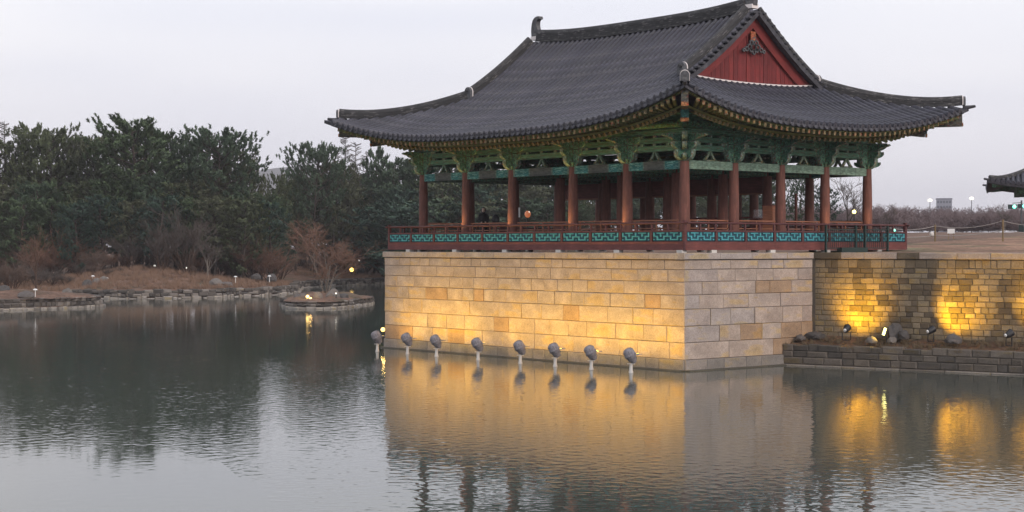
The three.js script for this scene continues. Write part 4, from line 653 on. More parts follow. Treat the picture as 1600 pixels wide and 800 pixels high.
function plant(name, kind, v, px, topY, d, wide, mWood, mLeaf, label, category, group, leafName = 'crown', turn = 0, groundY) {
  const key = name + v + mLeaf.uuid; let o; const g = kind[v];
  if (protos.has(key)) o = copy(protos.get(key), name, label); else { o = thing(name, label, category, V(0, 0, 0), 0, group); mesh('trunk', g.wood, mWood, o); mesh(leafName, g.leaf, mLeaf, o); protos.set(key, o); }
  if (group) o.userData.group = group; else delete o.userData.group;
  const r = (px - 800) / F * d, gy = groundY ?? ground(r, d), h = EYE + (HOR - topY) * d / F - gy, s = h / g.H;
  o.position.copy(W(r, d, gy)); o.scale.set(s * wide, s, s * wide); o.rotation.y = turn; return o;
}
{ // pine wood beyond the pond
  const R = rng(404), tall = [
    [58, 188, 225, 0.8, 0, 'two-topped dark pine near the left edge, its crown ragged against the sky'], [84, 190, 222, 0.8, 1, 'dark pine third from the left on the skyline, with a tufted flat top'], [118, 207, 229, 0.85, 3, 'lower rounded pine on the skyline between the left tufted pines'], [150, 205, 224, 0.9, 1, 'pine with upswept boughs left of the tallest pine'],
    [214, 176, 214, 1.3, 2, 'tallest broad pine of the left wood, rising to a tufted peak'], [243, 196, 219, 0.9, 4, 'pine leaning on the right shoulder of the tallest pine'], [284, 210, 224, 0.65, 3, 'small open-crowned pine between the two tallest pines'], [338, 190, 216, 1.05, 1, 'big round-headed pine with finger-like tufts above the bare trees'], [372, 226, 221, 0.8, 0, 'pine shoulder right of the round-headed pine, stepping down to the gap'], [392, 252, 224, 0.7, 5, 'short pine at the left edge of the hazy hill gap'],
    [193, 194, 217, 0.75, 5, 'pointed pine leaning against the left side of the tallest pine'], [230, 188, 218, 0.7, 5, 'pointed pine just right of the top of the tallest pine'], [322, 206, 219, 0.75, 5, 'slim pine filling the left side of the round-headed pine'],
    [2, 212, 226, 1.1, 2, 'dark pine cut by the left edge of the photo'], [432, 266, 236, 0.7, 4, 'low pine standing before the hazy hill gap'], [490, 219, 240, 0.8, 3, 'dark pine with stepped boughs right of the hill gap'], [462, 262, 243, 0.6, 5, 'narrow low pine at the right edge of the hill gap'], [517, 240, 244, 0.8, 1, 'dense pine behind the stepped pine, left of the leafless conifers'], [585, 222, 256, 0.55, 5, 'slim pale green evergreen just left of the roof tip brackets']];
  for (const [px, ty, d, w, v, label] of tall) plant('pine_tree', pines, v, px, ty, d, w, M.bark, M.needle[(v * 2 + Math.round(px / 9)) % 5], label, 'pine tree', null, 'crown', R() * 6);
  const fill = (px, ty, d, w, label, group) => { const v = [2, 4, 5][Math.floor(R() * 3)]; plant('pine_tree', pines, v, px + (R() - 0.5) * 14, ty + (R() - 0.5) * 14, d + (R() - 0.5) * 5, w * (0.9 + 0.25 * R()), M.bark, M.needle[Math.floor(R() * 5)], label, 'pine tree', group, 'crown', R() * 6); };
  for (let px = -40; px <= 420; px += 38) fill(px, px > 340 ? 312 : 262, 236, 1.3, ord('h') + ' in the rear row of pines filling the left wood', 'rear pines of the left wood');
  for (let px = 430; px <= 1200; px += 44) fill(px, px < 500 ? 300 : 264, 268, 1.5, ord('i') + ' in the rearmost row of pines behind the pavilion', 'rearmost pines behind the pavilion');
  for (let px = -30; px <= 400; px += 43) fill(px, px > 350 ? 300 : 276, 212, 1.15, ord('a') + ' in the middle row of packed pines of the left wood', 'filler pines of the left wood');
  for (let px = -10; px <= 420; px += 43) fill(px, 305, 205, 1.3, ord('b') + ' in the low front row of pines above the brown shrubs', 'front pines of the left wood');
  for (let px = 440; px <= 660; px += 40) fill(px, 282, 250, 1.2, ord('c') + ' of the dark pines between the hill gap and the pavilion', 'pines left of the pavilion');
  for (let px = 610; px <= 1215; px += 46) fill(px, 236 + Math.max(0, px - 1100) * 0.28, 250, 1.15, ord('d') + ' of the tall pines behind the pavilion columns', 'pines behind the pavilion');
  for (let px = 640; px <= 1200; px += 52) fill(px, 285, 236, 1.35, ord('e') + ' of the low pines seen under the pavilion beams', 'low pines behind the pavilion');
  for (let px = 645; px <= 1200; px += 36) fill(px, 312, 218, 2.1, ord('g') + ' of the bushy young pines low behind the pavilion deck', 'young pines behind the pavilion');
  plant('pine_tree', pines, 4, 1252, 268, 150, 0.95, M.bark, M.needle[0], 'dark pine seen between the two right-hand columns of the pavilion side', 'pine tree', null, 'crown', 1, 6.6);
  plant('pine_tree', pines, 2, 1292, 290, 152, 1.2, M.bark, M.needle[2], 'spreading low pine behind the last two columns on the right', 'pine tree', null, 'crown', 2, 6.6);
  const fe = [[7, 189, 232, 'leafless feathery conifer at the left edge, higher of the two'], [29, 196, 234, 'leafless feathery conifer second from the left edge'], [540, 214, 258, 'tallest leafless conifer left of the roof tip'], [556, 222, 255, 'leafless conifer right of the tallest one by the roof tip'], [524, 230, 256, 'leafless conifer left of the tallest one by the roof tip'], [572, 236, 260, 'lowest leafless conifer of the four by the roof tip']];
  fe.forEach(([px, ty, d, label], i) => plant('bare_conifer', feathers, i % 2, px, ty, d, 1.15, M.bark, M.twig[2], label, 'tree', null, 'branches', i));
  // leafless trees and brush along the bank
  const br = [[290, 312, 199, 1, 1.05, 2, 'leafless many-stemmed tree on the bank below the round-headed pine'], [252, 335, 198, 1, 1.0, 2, 'leafless tree with slim stems left of the many-stemmed one on the bank'], [325, 340, 196, 3, 1.1, 2, 'leafless leaning tree on the bank right of the many-stemmed one'], [20, 385, 152, 2, 1.15, 0, 'bushy leafless shrub on the near islet at the left edge'], [56, 350, 168, 0, 0.8, 1, 'reddish leafless tree with a pale stem behind the near islet'], [150, 370, 199, 2, 1.2, 0, 'brown leafless shrub at the dark hollow behind the bank'], [118, 362, 205, 1, 1.2, 1, 'reddish brush left of the hollow behind the bank'], [70, 350, 203, 2, 1.3, 1, 'wide reddish brush under the left pines'], [205, 350, 202, 1, 1.2, 2, 'grey brown brush left of the bank trees'], [366, 352, 206, 2, 1.25, 0, 'brown brush right of the leaning bank tree'], [400, 362, 204, 1, 1.25, 1, 'reddish brush on the bank below the hill gap'], [436, 356, 210, 2, 1.2, 0, 'brown brush at the inner end of the bank'], [540, 346, 250, 0, 1.2, 1, 'wide reddish brush on the far bank behind the tree islet'], [600, 358, 250, 1, 1.3, 0, 'brown brush on the far bank beside the stone base'], [470, 372, 250, 1, 1.4, 0, 'brown brush on the far bank left of the tree islet'], [520, 376, 256, 2, 1.4, 2, 'grey brush on the far bank behind the islet tree'], [645, 366, 252, 2, 1.4, 0, 'brown brush beyond the stone base under the left roof end']];
  br.forEach(([px, ty, d, v, w, m, label], i) => plant(v === 0 || v === 3 ? 'bare_tree' : 'bare_shrub', bares, v, px, ty, d, w, v === 3 ? M.barkPale : M.barkRed, M.twig[m], label, v === 0 || v === 3 ? 'tree' : 'shrub', null, 'twigs', i * 1.3, i === 3 ? 1.5 : i === 4 ? 1.6 : undefined));
  for (let px = -30; px <= 235; px += 22) { const lo = px < 105 ? 0 : 1; plant('bare_shrub', bares, 1 + Math.floor(R() * 2), px, (lo ? 400 : 402) + R() * 18 + (px > 190 ? 14 : 0), 183 + R() * 5 + lo * 9, 1.5, M.barkRed, M.twig[R() < 0.8 ? 2 : 0], ord('j') + ' of the dark shrubs close to the water at the left', 'shrub', 'shrubs close to the water', 'twigs', R() * 6); }
  for (let px = -20; px <= 1215; px += px > 640 ? 40 : 28) plant('bare_shrub', bares, 1 + Math.floor(R() * 2), px + (R() - 0.5) * 12, 376 + (R() - 0.5) * 14 - (px > 680 ? 34 : px > 480 ? 2 : 0), (px < 455 ? 203 : px > 680 ? 214 : 254) + R() * 4, 1.5, M.barkRed, M.twig[Math.floor(R() * 2)], ord('f') + ' in the band of low brown brush under the pines', 'shrub', 'brush under the pines', 'twigs', R() * 6);
}
{ // the tree islet and the near islet
  const islets = [[508, 157, 4.05, 10.5, 0.75, 'tree_islet', 'low oval islet edged with stones, carrying a single leafless tree'], [-40, 152, 10.2, 12, 1.05, 'near_islet', 'larger grassy islet at the left edge with two courses of edging stones']];
  islets.forEach(([px, d, rx, rz, rimY, name, label], n) => {
    const c = [(px - 800) / F * d, d], R = rng(900 + n), rad = (a) => 1 + 0.07 * Math.sin(3 * a + n) + 0.05 * Math.sin(5 * a + 2 * n), p = [], t = [], ix = [], na = 72, nr = 10;
    const isl = thing(name, label, 'islet', W(c[0], c[1], 0));
    const local = (r, dd, y) => W(c[0] + r, c[1] + dd, y).sub(isl.position);
    for (let j = 0; j <= nr; j++) for (let i = 0; i < na; i++) { const a = i / na * 2 * Math.PI, k = j / nr, q = local(Math.cos(a) * rx * rad(a) * k, Math.sin(a) * rz * rad(a) * k, rimY * 0.9 + (n ? 0.75 : 0.55) * (1 - k * k) + 0.3 * (vnoise(i * 0.3, j * 0.7, n) - 0.5) * (k < 0.95)); p.push(q.x, q.y, q.z); t.push(q.x, q.z); }
    for (let j = 0; j < nr; j++) for (let i = 0; i < na; i++) { const a = j * na + i, b = j * na + (i + 1) % na; ix.push(a, b, b + na, a, b + na, a + na); }
    const g = new THREE.BufferGeometry(); g.setAttribute('position', new THREE.Float32BufferAttribute(p, 3)); g.setAttribute('uv', new THREE.Float32BufferAttribute(t, 2)); g.setIndex(ix); g.computeVertexNormals(); mesh('soil', g, M.soil, isl);
    for (let course = 0; course < 3; course++) { let a = R(); const h0 = [-0.3, 0.3, 0.3 + (rimY - 0.3) / 2][course], h1 = [0.3, 0.3 + (rimY - 0.3) / 2, rimY][course], end = a + 6.28; while (a < end) { const w = 0.45 + R() * 0.5, k = rad(a) * (1.02 - 0.015 * course), step = w / Math.hypot(Math.sin(a) * rx, Math.cos(a) * rz); const o = local(Math.cos(a) * rx * k, Math.sin(a) * rz * k, h0), e2 = local(Math.cos(a + step) * rx * k, Math.sin(a + step) * rz * k, h0), e = e2.clone().sub(o), L = e.length(); e.normalize(); let out = V(-e.z, 0, e.x); if (out.dot(o) < 0) out.negate(); if (RD(out.x + CX, out.z + CZ)[1] < 0.75) mesh('edging_stone', block(o, e, out, U3, L * 0.97, (h1 - h0) * (0.86 + 0.14 * R()), 0.5, R, 0.07, 0.1), M.edge[course === 0 ? (R() < 0.7 ? 2 : 0) : [1, 3, 1, 0][Math.floor(R() * 4)]], isl); a += step; } }
  });
  plant('islet_tree', bares, 4, 508, 334, 157, 1.0, M.barkPale, M.twig[1], 'round-headed leafless reddish tree with pale forked trunk on the small islet', 'tree', null, 'twigs', 0.4, 0.95);
}
{ // stone edging along the main bank
  const R = rng(31), edg = thing('bank_edging', 'two courses of pale edging stones along the main left bank', 'stone wall');
  for (let i = 1; i + 1 < shore.length; i++) { const A = W(...shore[i]), B = W(...shore[i + 1]), e = B.clone().sub(A), L = e.length(); e.normalize(); let out = V(-e.z, 0, e.x); const [r2, d2] = RD(A.x + out.x + e.x * L / 2, A.z + out.z + e.z * L / 2); if (signedLand(r2, d2) > 0) out.negate(); if (shorePx[i][0] < 60 && shorePx[i][0] < -200) continue;
    [[-0.3, 0.26, 0.3], [0.26, 0.62, 0.15], [0.62, 0.98, 0.02]].forEach(([h0, h1, off], c) => { let x = 0; while (x < L) { const w = Math.min(0.3 + R() * 0.8, L - x + 0.05); mesh('edging_stone', block(A.clone().addScaledVector(e, x).setY(h0).addScaledVector(out, off + 0.1 + (R() - 0.5) * 0.24), e, out, U3, w * 0.96, (h1 - h0) * (0.7 + 0.5 * R()), 0.9, R, 0.08, 0.1), M.edge[c === 0 ? (R() < 0.7 ? 2 : 0) : [1, 3, 1, 0][Math.floor(R() * 4)]], edg); x += w; } });
  }
}
function rock(name, label, px, py, d, w, h, m, seed) { // weathered boulder
  const g = new THREE.IcosahedronGeometry(1, 3), p = g.attributes.position; for (let i = 0; i < p.count; i++) { const x = p.getX(i), y = p.getY(i), z = p.getZ(i), k = 0.75 + 0.5 * vnoise(x * 1.6 + seed * 3, y * 1.6 + z * 2.1, seed) + 0.18 * vnoise(x * 5 + seed, y * 5 + z * 4, seed + 2); p.setXYZ(i, x * k * w / 2, Math.max(-0.4, y * k) * h * 0.8, z * k * w / 2.3); } g.deleteAttribute('normal'); g.computeVertexNormals();
  const o = mesh(name, toCreasedNormals(g, 0.5), m); o.position.copy(P(px, py, d)); o.rotation.y = seed; return tag(o, label, 'rock');
}
[[338, 446, 187, 1.9, 0.8, 1, 'dark flat boulder with a pale side on the bank, middle of the shore'], [352, 447, 187, 1.5, 0.55, 0, 'low pale boulder leaning on the dark one on the bank'], [270, 446, 188, 1.2, 0.6, 0, 'small dark rock left of the dead branch on the bank'], [136, 447, 184, 1.1, 0.85, 2, 'dark upright rock at the left end of the bank'], [150, 445, 186, 1.0, 0.9, 1, 'grey rock beside the dark upright one'], [163, 441, 190, 1.3, 0.75, 1, 'pale pinkish rock third in the left bank cluster'], [190, 425, 206, 1.5, 0.7, 0, 'rounded rock at the foot of the bare trees'], [424, 437, 196, 1.2, 0.7, 2, 'dark bluish rock by the white garden lamp on the bank'], [400, 434, 200, 1.0, 0.6, 2, 'dark rock among the brush left of the white garden lamp'], [104, 463, 158, 1.1, 0.9, 1, 'pale square rock at the right tip of the near islet'], [6, 457, 150, 1.3, 0.7, 2, 'dark rock by the shrub on the near islet'], [42, 463, 146, 1.4, 0.5, 0, 'dark low rock below the garden lamp of the near islet'],
  [470, 470, 152, 1.6, 0.8, 0, 'brown rock on the left of the tree islet'], [497, 468, 151, 0.9, 0.8, 1, 'pale upright rock left of the islet tree'], [519, 466, 152, 1.2, 0.9, 1, 'rounded rock right of the islet tree'], [536, 469, 153, 1.4, 0.7, 2, 'dark rock on the right half of the tree islet'], [562, 471, 157, 1.3, 0.45, 0, 'low rock at the right end of the tree islet'], [557, 423, 250, 2.0, 0.9, 2, 'dark rock under the lit lamp on the far bank'],
  [1398, 524, 76, 0.95, 0.85, 2, 'tall dark rock on the terrace behind the lit yellow floodlight'], [1412, 526, 75.6, 0.7, 0.5, 2, 'smaller dark rock right of the tall terrace rock'], [1490, 533, 73.6, 0.85, 0.42, 0, 'dark rounded rock between the right terrace floodlights'], [1275, 526, 78.2, 1.3, 0.35, 2, 'low dark rock in the corner between base and old wall'], [1250, 529, 77.6, 0.7, 0.3, 0, 'low rock on the corner of the terrace'], [1362, 533, 75.6, 0.75, 0.35, 1, 'amber-lit stone on the terrace left of the yellow floodlight'], [1394, 533, 75.0, 0.5, 0.3, 1, 'pale stone under the tall terrace rock']
].forEach(([px, py, d, w, h, m, label], i) => px > 1200 ? rock('rock', label, px, py, d, w * 0.72, h * 0.75, M.rock[m], i + 1) : rock('rock', label, px, py, d, w, h, M.rock[m], i + 1));
{ // dry tufts on the terrace and banks
  const R = rng(71), tuft = new G(); for (let i = 0; i < 40; i++) { const a = R() * 6.283, r = R() * 0.22, b = V(Math.cos(a) * r, 0, Math.sin(a) * r), t = b.clone().add(V((R() - 0.5) * 0.25, 0.1 + R() * 0.22, (R() - 0.5) * 0.25)), w = V(Math.sin(a), 0, -Math.cos(a)).multiplyScalar(0.012); tuft.tri(b.clone().add(w), b.clone().sub(w), t); }
  const tg = tuft.geo(), put = (n, m, f, label) => { const im = new THREE.InstancedMesh(tg, m, n), q = new THREE.Matrix4(), e = new THREE.Euler(), qq = new THREE.Quaternion(); for (let i = 0; i < n; i++) { const [p, s] = f(); e.set(0, R() * 6.28, 0); q.compose(p, qq.setFromEuler(e), V(s, s, s)); im.setMatrixAt(i, q); } im.name = numbered('dry_grass'); im.castShadow = im.receiveShadow = true; scene.add(im); tag(im, label, 'grass', null, 'stuff'); };
  const dry = mat([0.22, 0.14, 0.095], { roughness: 1 }), dull = mat([0.15, 0.11, 0.065], { roughness: 1 });
  const e0 = uv2rd(-1.5, 4.78), E = W(e0[0], e0[1]);
  put(260, dull, () => { const t = R() * 14, b = 0.1 + R() * 1.9; return [E.clone().addScaledVector(wallX, t).addScaledVector(wallOut, -b).setY(0.9 + 0.2 * b), 0.35 + 0.6 * R()]; }, 'short dull grass tufts on the terrace soil at the foot of the old wall');
  put(2200, dry, () => { const px = -60 + R() * 670, d = (px < 460 ? 178 : 240) + R() * 32, r = (px - 800) / F * d, s = signedLand(r, d); return [W(r, d, s > 0.8 ? ground(r, d) : -2), 1 + R() * 1.5]; }, 'dry tan grass over the far bank of the pond');
}
{ // small lamps
  const capG = new G().lathe([[0.03, 0], [0.03, 0.62], [0.05, 0.64], [0.21, 0.66], [0.18, 0.72], [0.09, 0.77], [0, 0.78]], 12).geo(0.5); let first;
  [[55, 465, 147, 'white mushroom garden lamp on the near islet'], [145, 441, 190, 'white mushroom garden lamp behind the left bank rocks'], [167, 444, 191, 'white mushroom garden lamp by the pinkish bank rock'], [368, 442, 190, 'white mushroom garden lamp right of the flat boulder'], [421, 441, 191, 'white mushroom garden lamp by the dark bluish rock']].forEach(([px, py, d, label], i) => { const o = i ? copy(first, 'garden_lamp', label) : (first = thing('garden_lamp', label, 'garden lamp', V(0, 0, 0), 0, 'white garden lamps')); if (!i) { mesh('lamp_body', capG, M.lampWhite, o); } o.position.copy(P(px, py, d)); });
  const ball = new THREE.SphereGeometry(0.17, 12, 8), st = new G().lathe([[0.05, -0.7], [0.05, 0]], 8).geo();
  const lit = (px, py, d, m, rgb, cd, s, label, cat) => { const o = thing('lit_lamp', label, cat, P(px, py, d)); mesh('lamp_globe', ball, m, o).scale.setScalar(s); mesh('stake', st, M.black, o); if (cd) { const l = new THREE.PointLight(new THREE.Color().setRGB(...rgb), cd, 0, 2); l.position.set(0, 0, 0); l.castShadow = true; l.shadow.radius = 6; o.add(l); } };
  lit(549.5, 421.5, 248, M.glowAmber, [1, 0.65, 0.15], 25, 1.7, 'bright yellow lamp on the far bank, mirrored in the pond', 'lamp');
  lit(480.5, 463.5, 149.5, M.glowAmber, [1, 0.6, 0.2], 5, 0.9, 'small amber lamp among the rocks left on the tree islet', 'lamp');
  lit(485, 466.5, 149, M.glowAmber, [1, 0.55, 0.15], 4, 0.7, 'smaller amber lamp just below the other on the tree islet', 'lamp');
  lit(525, 458.5, 151, M.glowWhite, [1, 1, 1], 0, 0.48, 'small white lamp right of the tree trunk on the tree islet', 'lamp');
  lit(241.5, 415.5, 205, M.glowWhite, [1, 1, 1], 0, 0.82, 'white point lamp on the bank, upper left one', 'lamp');
  lit(241, 436, 192, M.glowWhite, [1, 1, 1], 0, 0.82, 'white point lamp on the bank slope, lower left one', 'lamp');
  lit(291, 418.5, 202, M.glowWhite, [1, 1, 1], 0, 0.61, 'white point lamp at the foot of the many-stemmed tree', 'lamp');
  lit(576, 389, 252, M.glowWhite, [1, 1, 1], 0, 0.68, 'white point lamp in the brush just left of the stone base', 'lamp');
  lit(561, 407, 252, M.glowWhite, [1, 1, 1], 0, 0.6, 'faint point lamp in the brush above the bright yellow lamp', 'lamp');
  lit(598.3, 515, 92.5, M.glowAmber, [1, 0.7, 0.2], 4, 0.7, 'bright yellow lamp at the far left corner of the stone base', 'lamp');
  lit(1334.5, 331, 110, M.glowYellow, [1, 0.8, 0.4], 0, 0.75, 'warm yellow lamp seen beside the last column of the pavilion', 'lamp');
  lit(1397, 360, 86.3, M.glowGreen, [0.4, 1, 0.7], 3, 0.42, 'small greenish lamp at the right end of the balustrade', 'lamp');
}

// ---------------------------------------------------------------- right side: iron fence, rope fence, signs, far things
{
  const fenceAt = (v, y) => V(v, y, 1.7), f = thing('iron_fence', 'black iron gate railing before the right end of the pavilion deck', 'fence', V(7.6, 5.2, 1.7));
  const at = (v, y) => V(v - 7.6, y - 5.2, 0);
  for (const v of [7.6, 9.75, 10.45, 12.15]) mesh('post', new G().beam(at(v, 5.2), at(v, 6.5), 0.09, 0.09), M.iron, f);
  for (const [a, b] of [[7.6, 9.75], [10.45, 12.15]]) { for (const y of [5.42, 5.95, 6.3]) mesh('rail', new G().beam(at(a, y), at(b, y), 0.04, 0.04), M.iron, f); const n = Math.round((b - a) / 0.15); for (let k = 1; k < n; k++) mesh('bar', new G().beam(at(a + (b - a) * k / n, 5.42), at(a + (b - a) * k / n, 6.3), 0.016, 0.016), M.iron, f); }
  for (let k = 0; k < 4; k++) mesh('bar', new G().beam(at(9.87 + k * 0.15, 5.3), at(9.87 + k * 0.15, 6.3), 0.02, 0.02), M.iron, f);
  mesh('base_block', new G().box(1.9, 0.14, 0.02, 1.9, 0.22, 0.3), M.iron, f);
  // rope fence on the mound
  const rope = thing('rope_fence', 'wooden posts with a sagging pale rope across the brown mound', 'fence', P(1461, 378, 100)), b = rope.position;
  const pts = [[1375, 381, 99, 352], [1461, 378, 100, 353], [1567, 377, 98, 345], [1660, 377, 97, 346]], wd = mat([0.36, 0.25, 0.12], { map: T.wood }), rp = mat([0.36, 0.33, 0.31], { roughness: 1 });
  pts.forEach(([px, py, d, ty]) => mesh('post', new G().tube([P(px, py + 3, d).sub(b), P(px, ty - 2, d).sub(b)], 0.05, 7).geo(SMOOTH), wd, rope));
  for (let i = 0; i < 3; i++) for (const [o, sag] of [[0, 0.25], [15, 0.12]]) { const a = P(pts[i][0], pts[i][3] + o, pts[i][2]).sub(b), c = P(pts[i + 1][0], pts[i + 1][3] + o, pts[i + 1][2]).sub(b), l = []; for (let k = 0; k <= 10; k++) { const t = k / 10; l.push(a.clone().lerp(c, t).add(V(0, -sag * 4 * t * (1 - t), 0))); } mesh('rope', new G().tube(l, 0.018, 5).geo(SMOOTH), rp, rope); }
  const bd = thing('notice_board', 'blank white board standing by the rope fence', 'sign', P(1486, 366, 108)); const tc = camera.position.clone().sub(bd.position); bd.rotation.y = Math.atan2(tc.x, tc.z);
  mesh('board', new G().box(0, 0.2, 0, 0.46, 0.3, 0.04), M.lampWhite, bd); mesh('leg', new G().box(-0.16, -0.1, -0.03, 0.04, 0.5, 0.03), wd, bd); mesh('leg', new G().box(0.16, -0.1, -0.03, 0.04, 0.5, 0.03), wd, bd);
  const mk = mesh('marker_stone', (() => { const g = new THREE.IcosahedronGeometry(0.16, 1); g.scale(1, 1.1, 0.8); return g; })(), M.palePost); mk.position.copy(P(1456, 366, 108)); tag(mk, 'small pale marker stone left of the white board', 'stone');
  // far bare wood on the right, roads and lamps
  const R = rng(515), wood = bare(31, 8, 0.6, 3, 5, 0.02);
  const n = 520, im = new THREE.InstancedMesh(wood.leaf, mat([0.17, 0.125, 0.125], { roughness: 1 }), n), q = new THREE.Matrix4(), qq = new THREE.Quaternion();
  for (let i = 0; i < n; i++) { const px = 1180 + 470 * R(), d = 255 + 75 * R(), top = 321 + 32 * R() - (px > 1560 ? 8 * R() : 0) - (px < 1400 ? 6 * R() : 0), r = (px - 800) / F * d, gy = courtHeight(r, d) - 0.4, s = (EYE + (HOR - top) * d / F - gy) / wood.H; qq.setFromEuler(new THREE.Euler(0, R() * 6.28, 0)); q.compose(W(r, d, gy), qq, V(s * 1.5, s, s * 1.5)); im.setMatrixAt(i, q); }
  im.name = 'bare_woods'; im.castShadow = im.receiveShadow = true; scene.add(im); tag(im, 'far band of leafless purplish brown wood along the right horizon', 'woods', null, 'stuff');
  plant('bare_tree', bares, 0, 1325, 262, 165, 0.9, M.bark, M.twig[2], 'tall leafless tree seen left of the last column on the right', 'tree', null, 'twigs', 2, 6.8);
  plant('bare_tree', bares, 0, 1390, 318, 240, 1.0, M.bark, M.twig[2], 'leafless tree rising over the far wood just right of the last column', 'tree', null, 'twigs', 3, 7.6);
  plant('bare_tree', bares, 3, 1570, 313, 250, 1.2, M.bark, M.twig[2], 'leafless tree rising over the far wood under the right roof corner', 'tree', null, 'twigs', 1, 7.8);
  const pole = (px, py, d, label, arm_) => { const top = P(px, py, d), gy = 7.6, o = thing('street_lamp', label, 'street lamp', top.clone().setY(gy)); mesh('pole', new G().tube([V(0, 0, 0), V(0, top.y - gy, 0)], 0.09, 8, (t) => 1 - 0.4 * t).geo(SMOOTH), M.greyTile, o); const hd = mesh('lamp_head', new THREE.SphereGeometry(0.42, 12, 8), M.glowWhite, o); hd.scale.set(1, 0.7, 1); hd.position.set(0, top.y - gy + 0.1, 0); return o; };
  pole(1453, 314, 300, 'lit white street lamp left of the far grey building'); pole(1518, 311, 300, 'lit white street lamp right of the far grey building');
  { // traffic signal on a mast
    const d = 240, b2 = P(1596, 360, d), o = thing('traffic_light', 'two green traffic signals on a mast at the right edge', 'traffic light', b2), tl = P(1582, 323, d).sub(b2), tr = P(1597.5, 322, d).sub(b2);
    mesh('pole', new G().tube([V(0, -0.5, 0), V(0, tr.y + 0.8, 0)], 0.12, 8).geo(SMOOTH), M.greyTile, o); mesh('mast_arm', new G().beam(V(0, tr.y + 0.5, 0), V(tl.x, tl.y + 0.5, tl.z), 0.1, 0.1), M.greyTile, o);
    for (const c of [tl, tr]) { const bx = mesh('signal_head', new G().box(0, 0, 0, 1.3, 0.62, 0.3), M.iron, o); bx.position.copy(c); const g = camera.position.clone().sub(b2.clone().add(c)); bx.rotation.y = Math.atan2(g.x, g.z); const l = mesh('green_lens', new THREE.SphereGeometry(0.27, 10, 8), M.glowGreen, bx); l.position.set(0.25, 0, 0.14); l.scale.z = 0.4; }
    mesh('control_cabinet', new G().box(0, 0.1, 0.3, 1.1, 1.6, 0.8), M.iron, o);
  }
  { // far building
    const d = 900, lo = P(1463, 340, d), hi = P(1487, 311, d), o = thing('office_building', 'grey flat-roofed building far off over the right wood', 'building', P(1475, 340, d)), w = lo.clone().setY(0).distanceTo(hi.clone().setY(0)), h = hi.y - lo.y; o.rotation.y = Math.atan2(camera.position.x - o.position.x, camera.position.z - o.position.z);
    mesh('wall', new G().box(0, h / 2 - 8, -5, w, h + 16, 10), mat([0.22, 0.23, 0.27]), o); mesh('roof', new G().box(0, h + 0.2, -5, w + 0.5, 0.5, 10.5), mat([0.15, 0.16, 0.2]), o); const wg = new G().box(0, 0, 0, 1.0, 1.1, 0.1).geo(), wm = mat([0.08, 0.09, 0.12], { roughness: 0.2 });
    for (let r = 0; r < 3; r++) for (let c = 0; c < 5; c++) { const q2 = mesh('window', wg, wm, o); q2.position.set((c - 2) * w / 5.4, h - 1.6 - r * 2.6, 0.03); }
  }
  { // hazy hill beyond the gap, and low hills along the horizon
    const hill = sheet(axis([[-1400, 50], [500, 1]]), axis([[2000, 100], [3200, 1]]), (r, d) => { const t = Math.exp(-Math.pow((r + 330) / 260, 2)) * 98 + 40 * Math.exp(-Math.pow((r + 800) / 200, 2)) + 18; return [r, d, 2 + t * Math.sin(Math.PI * clamp((d - 1980) / 1240)) * (0.85 + 0.3 * vnoise(r * 0.008, d * 0.008, 4)) + 6 * vnoise(r * 0.05, d * 0.05, 6)]; });
    structure(mesh('hill', hill, mat([0.12, 0.13, 0.14], { map: T.soil, roughness: 1 })));
  }
}
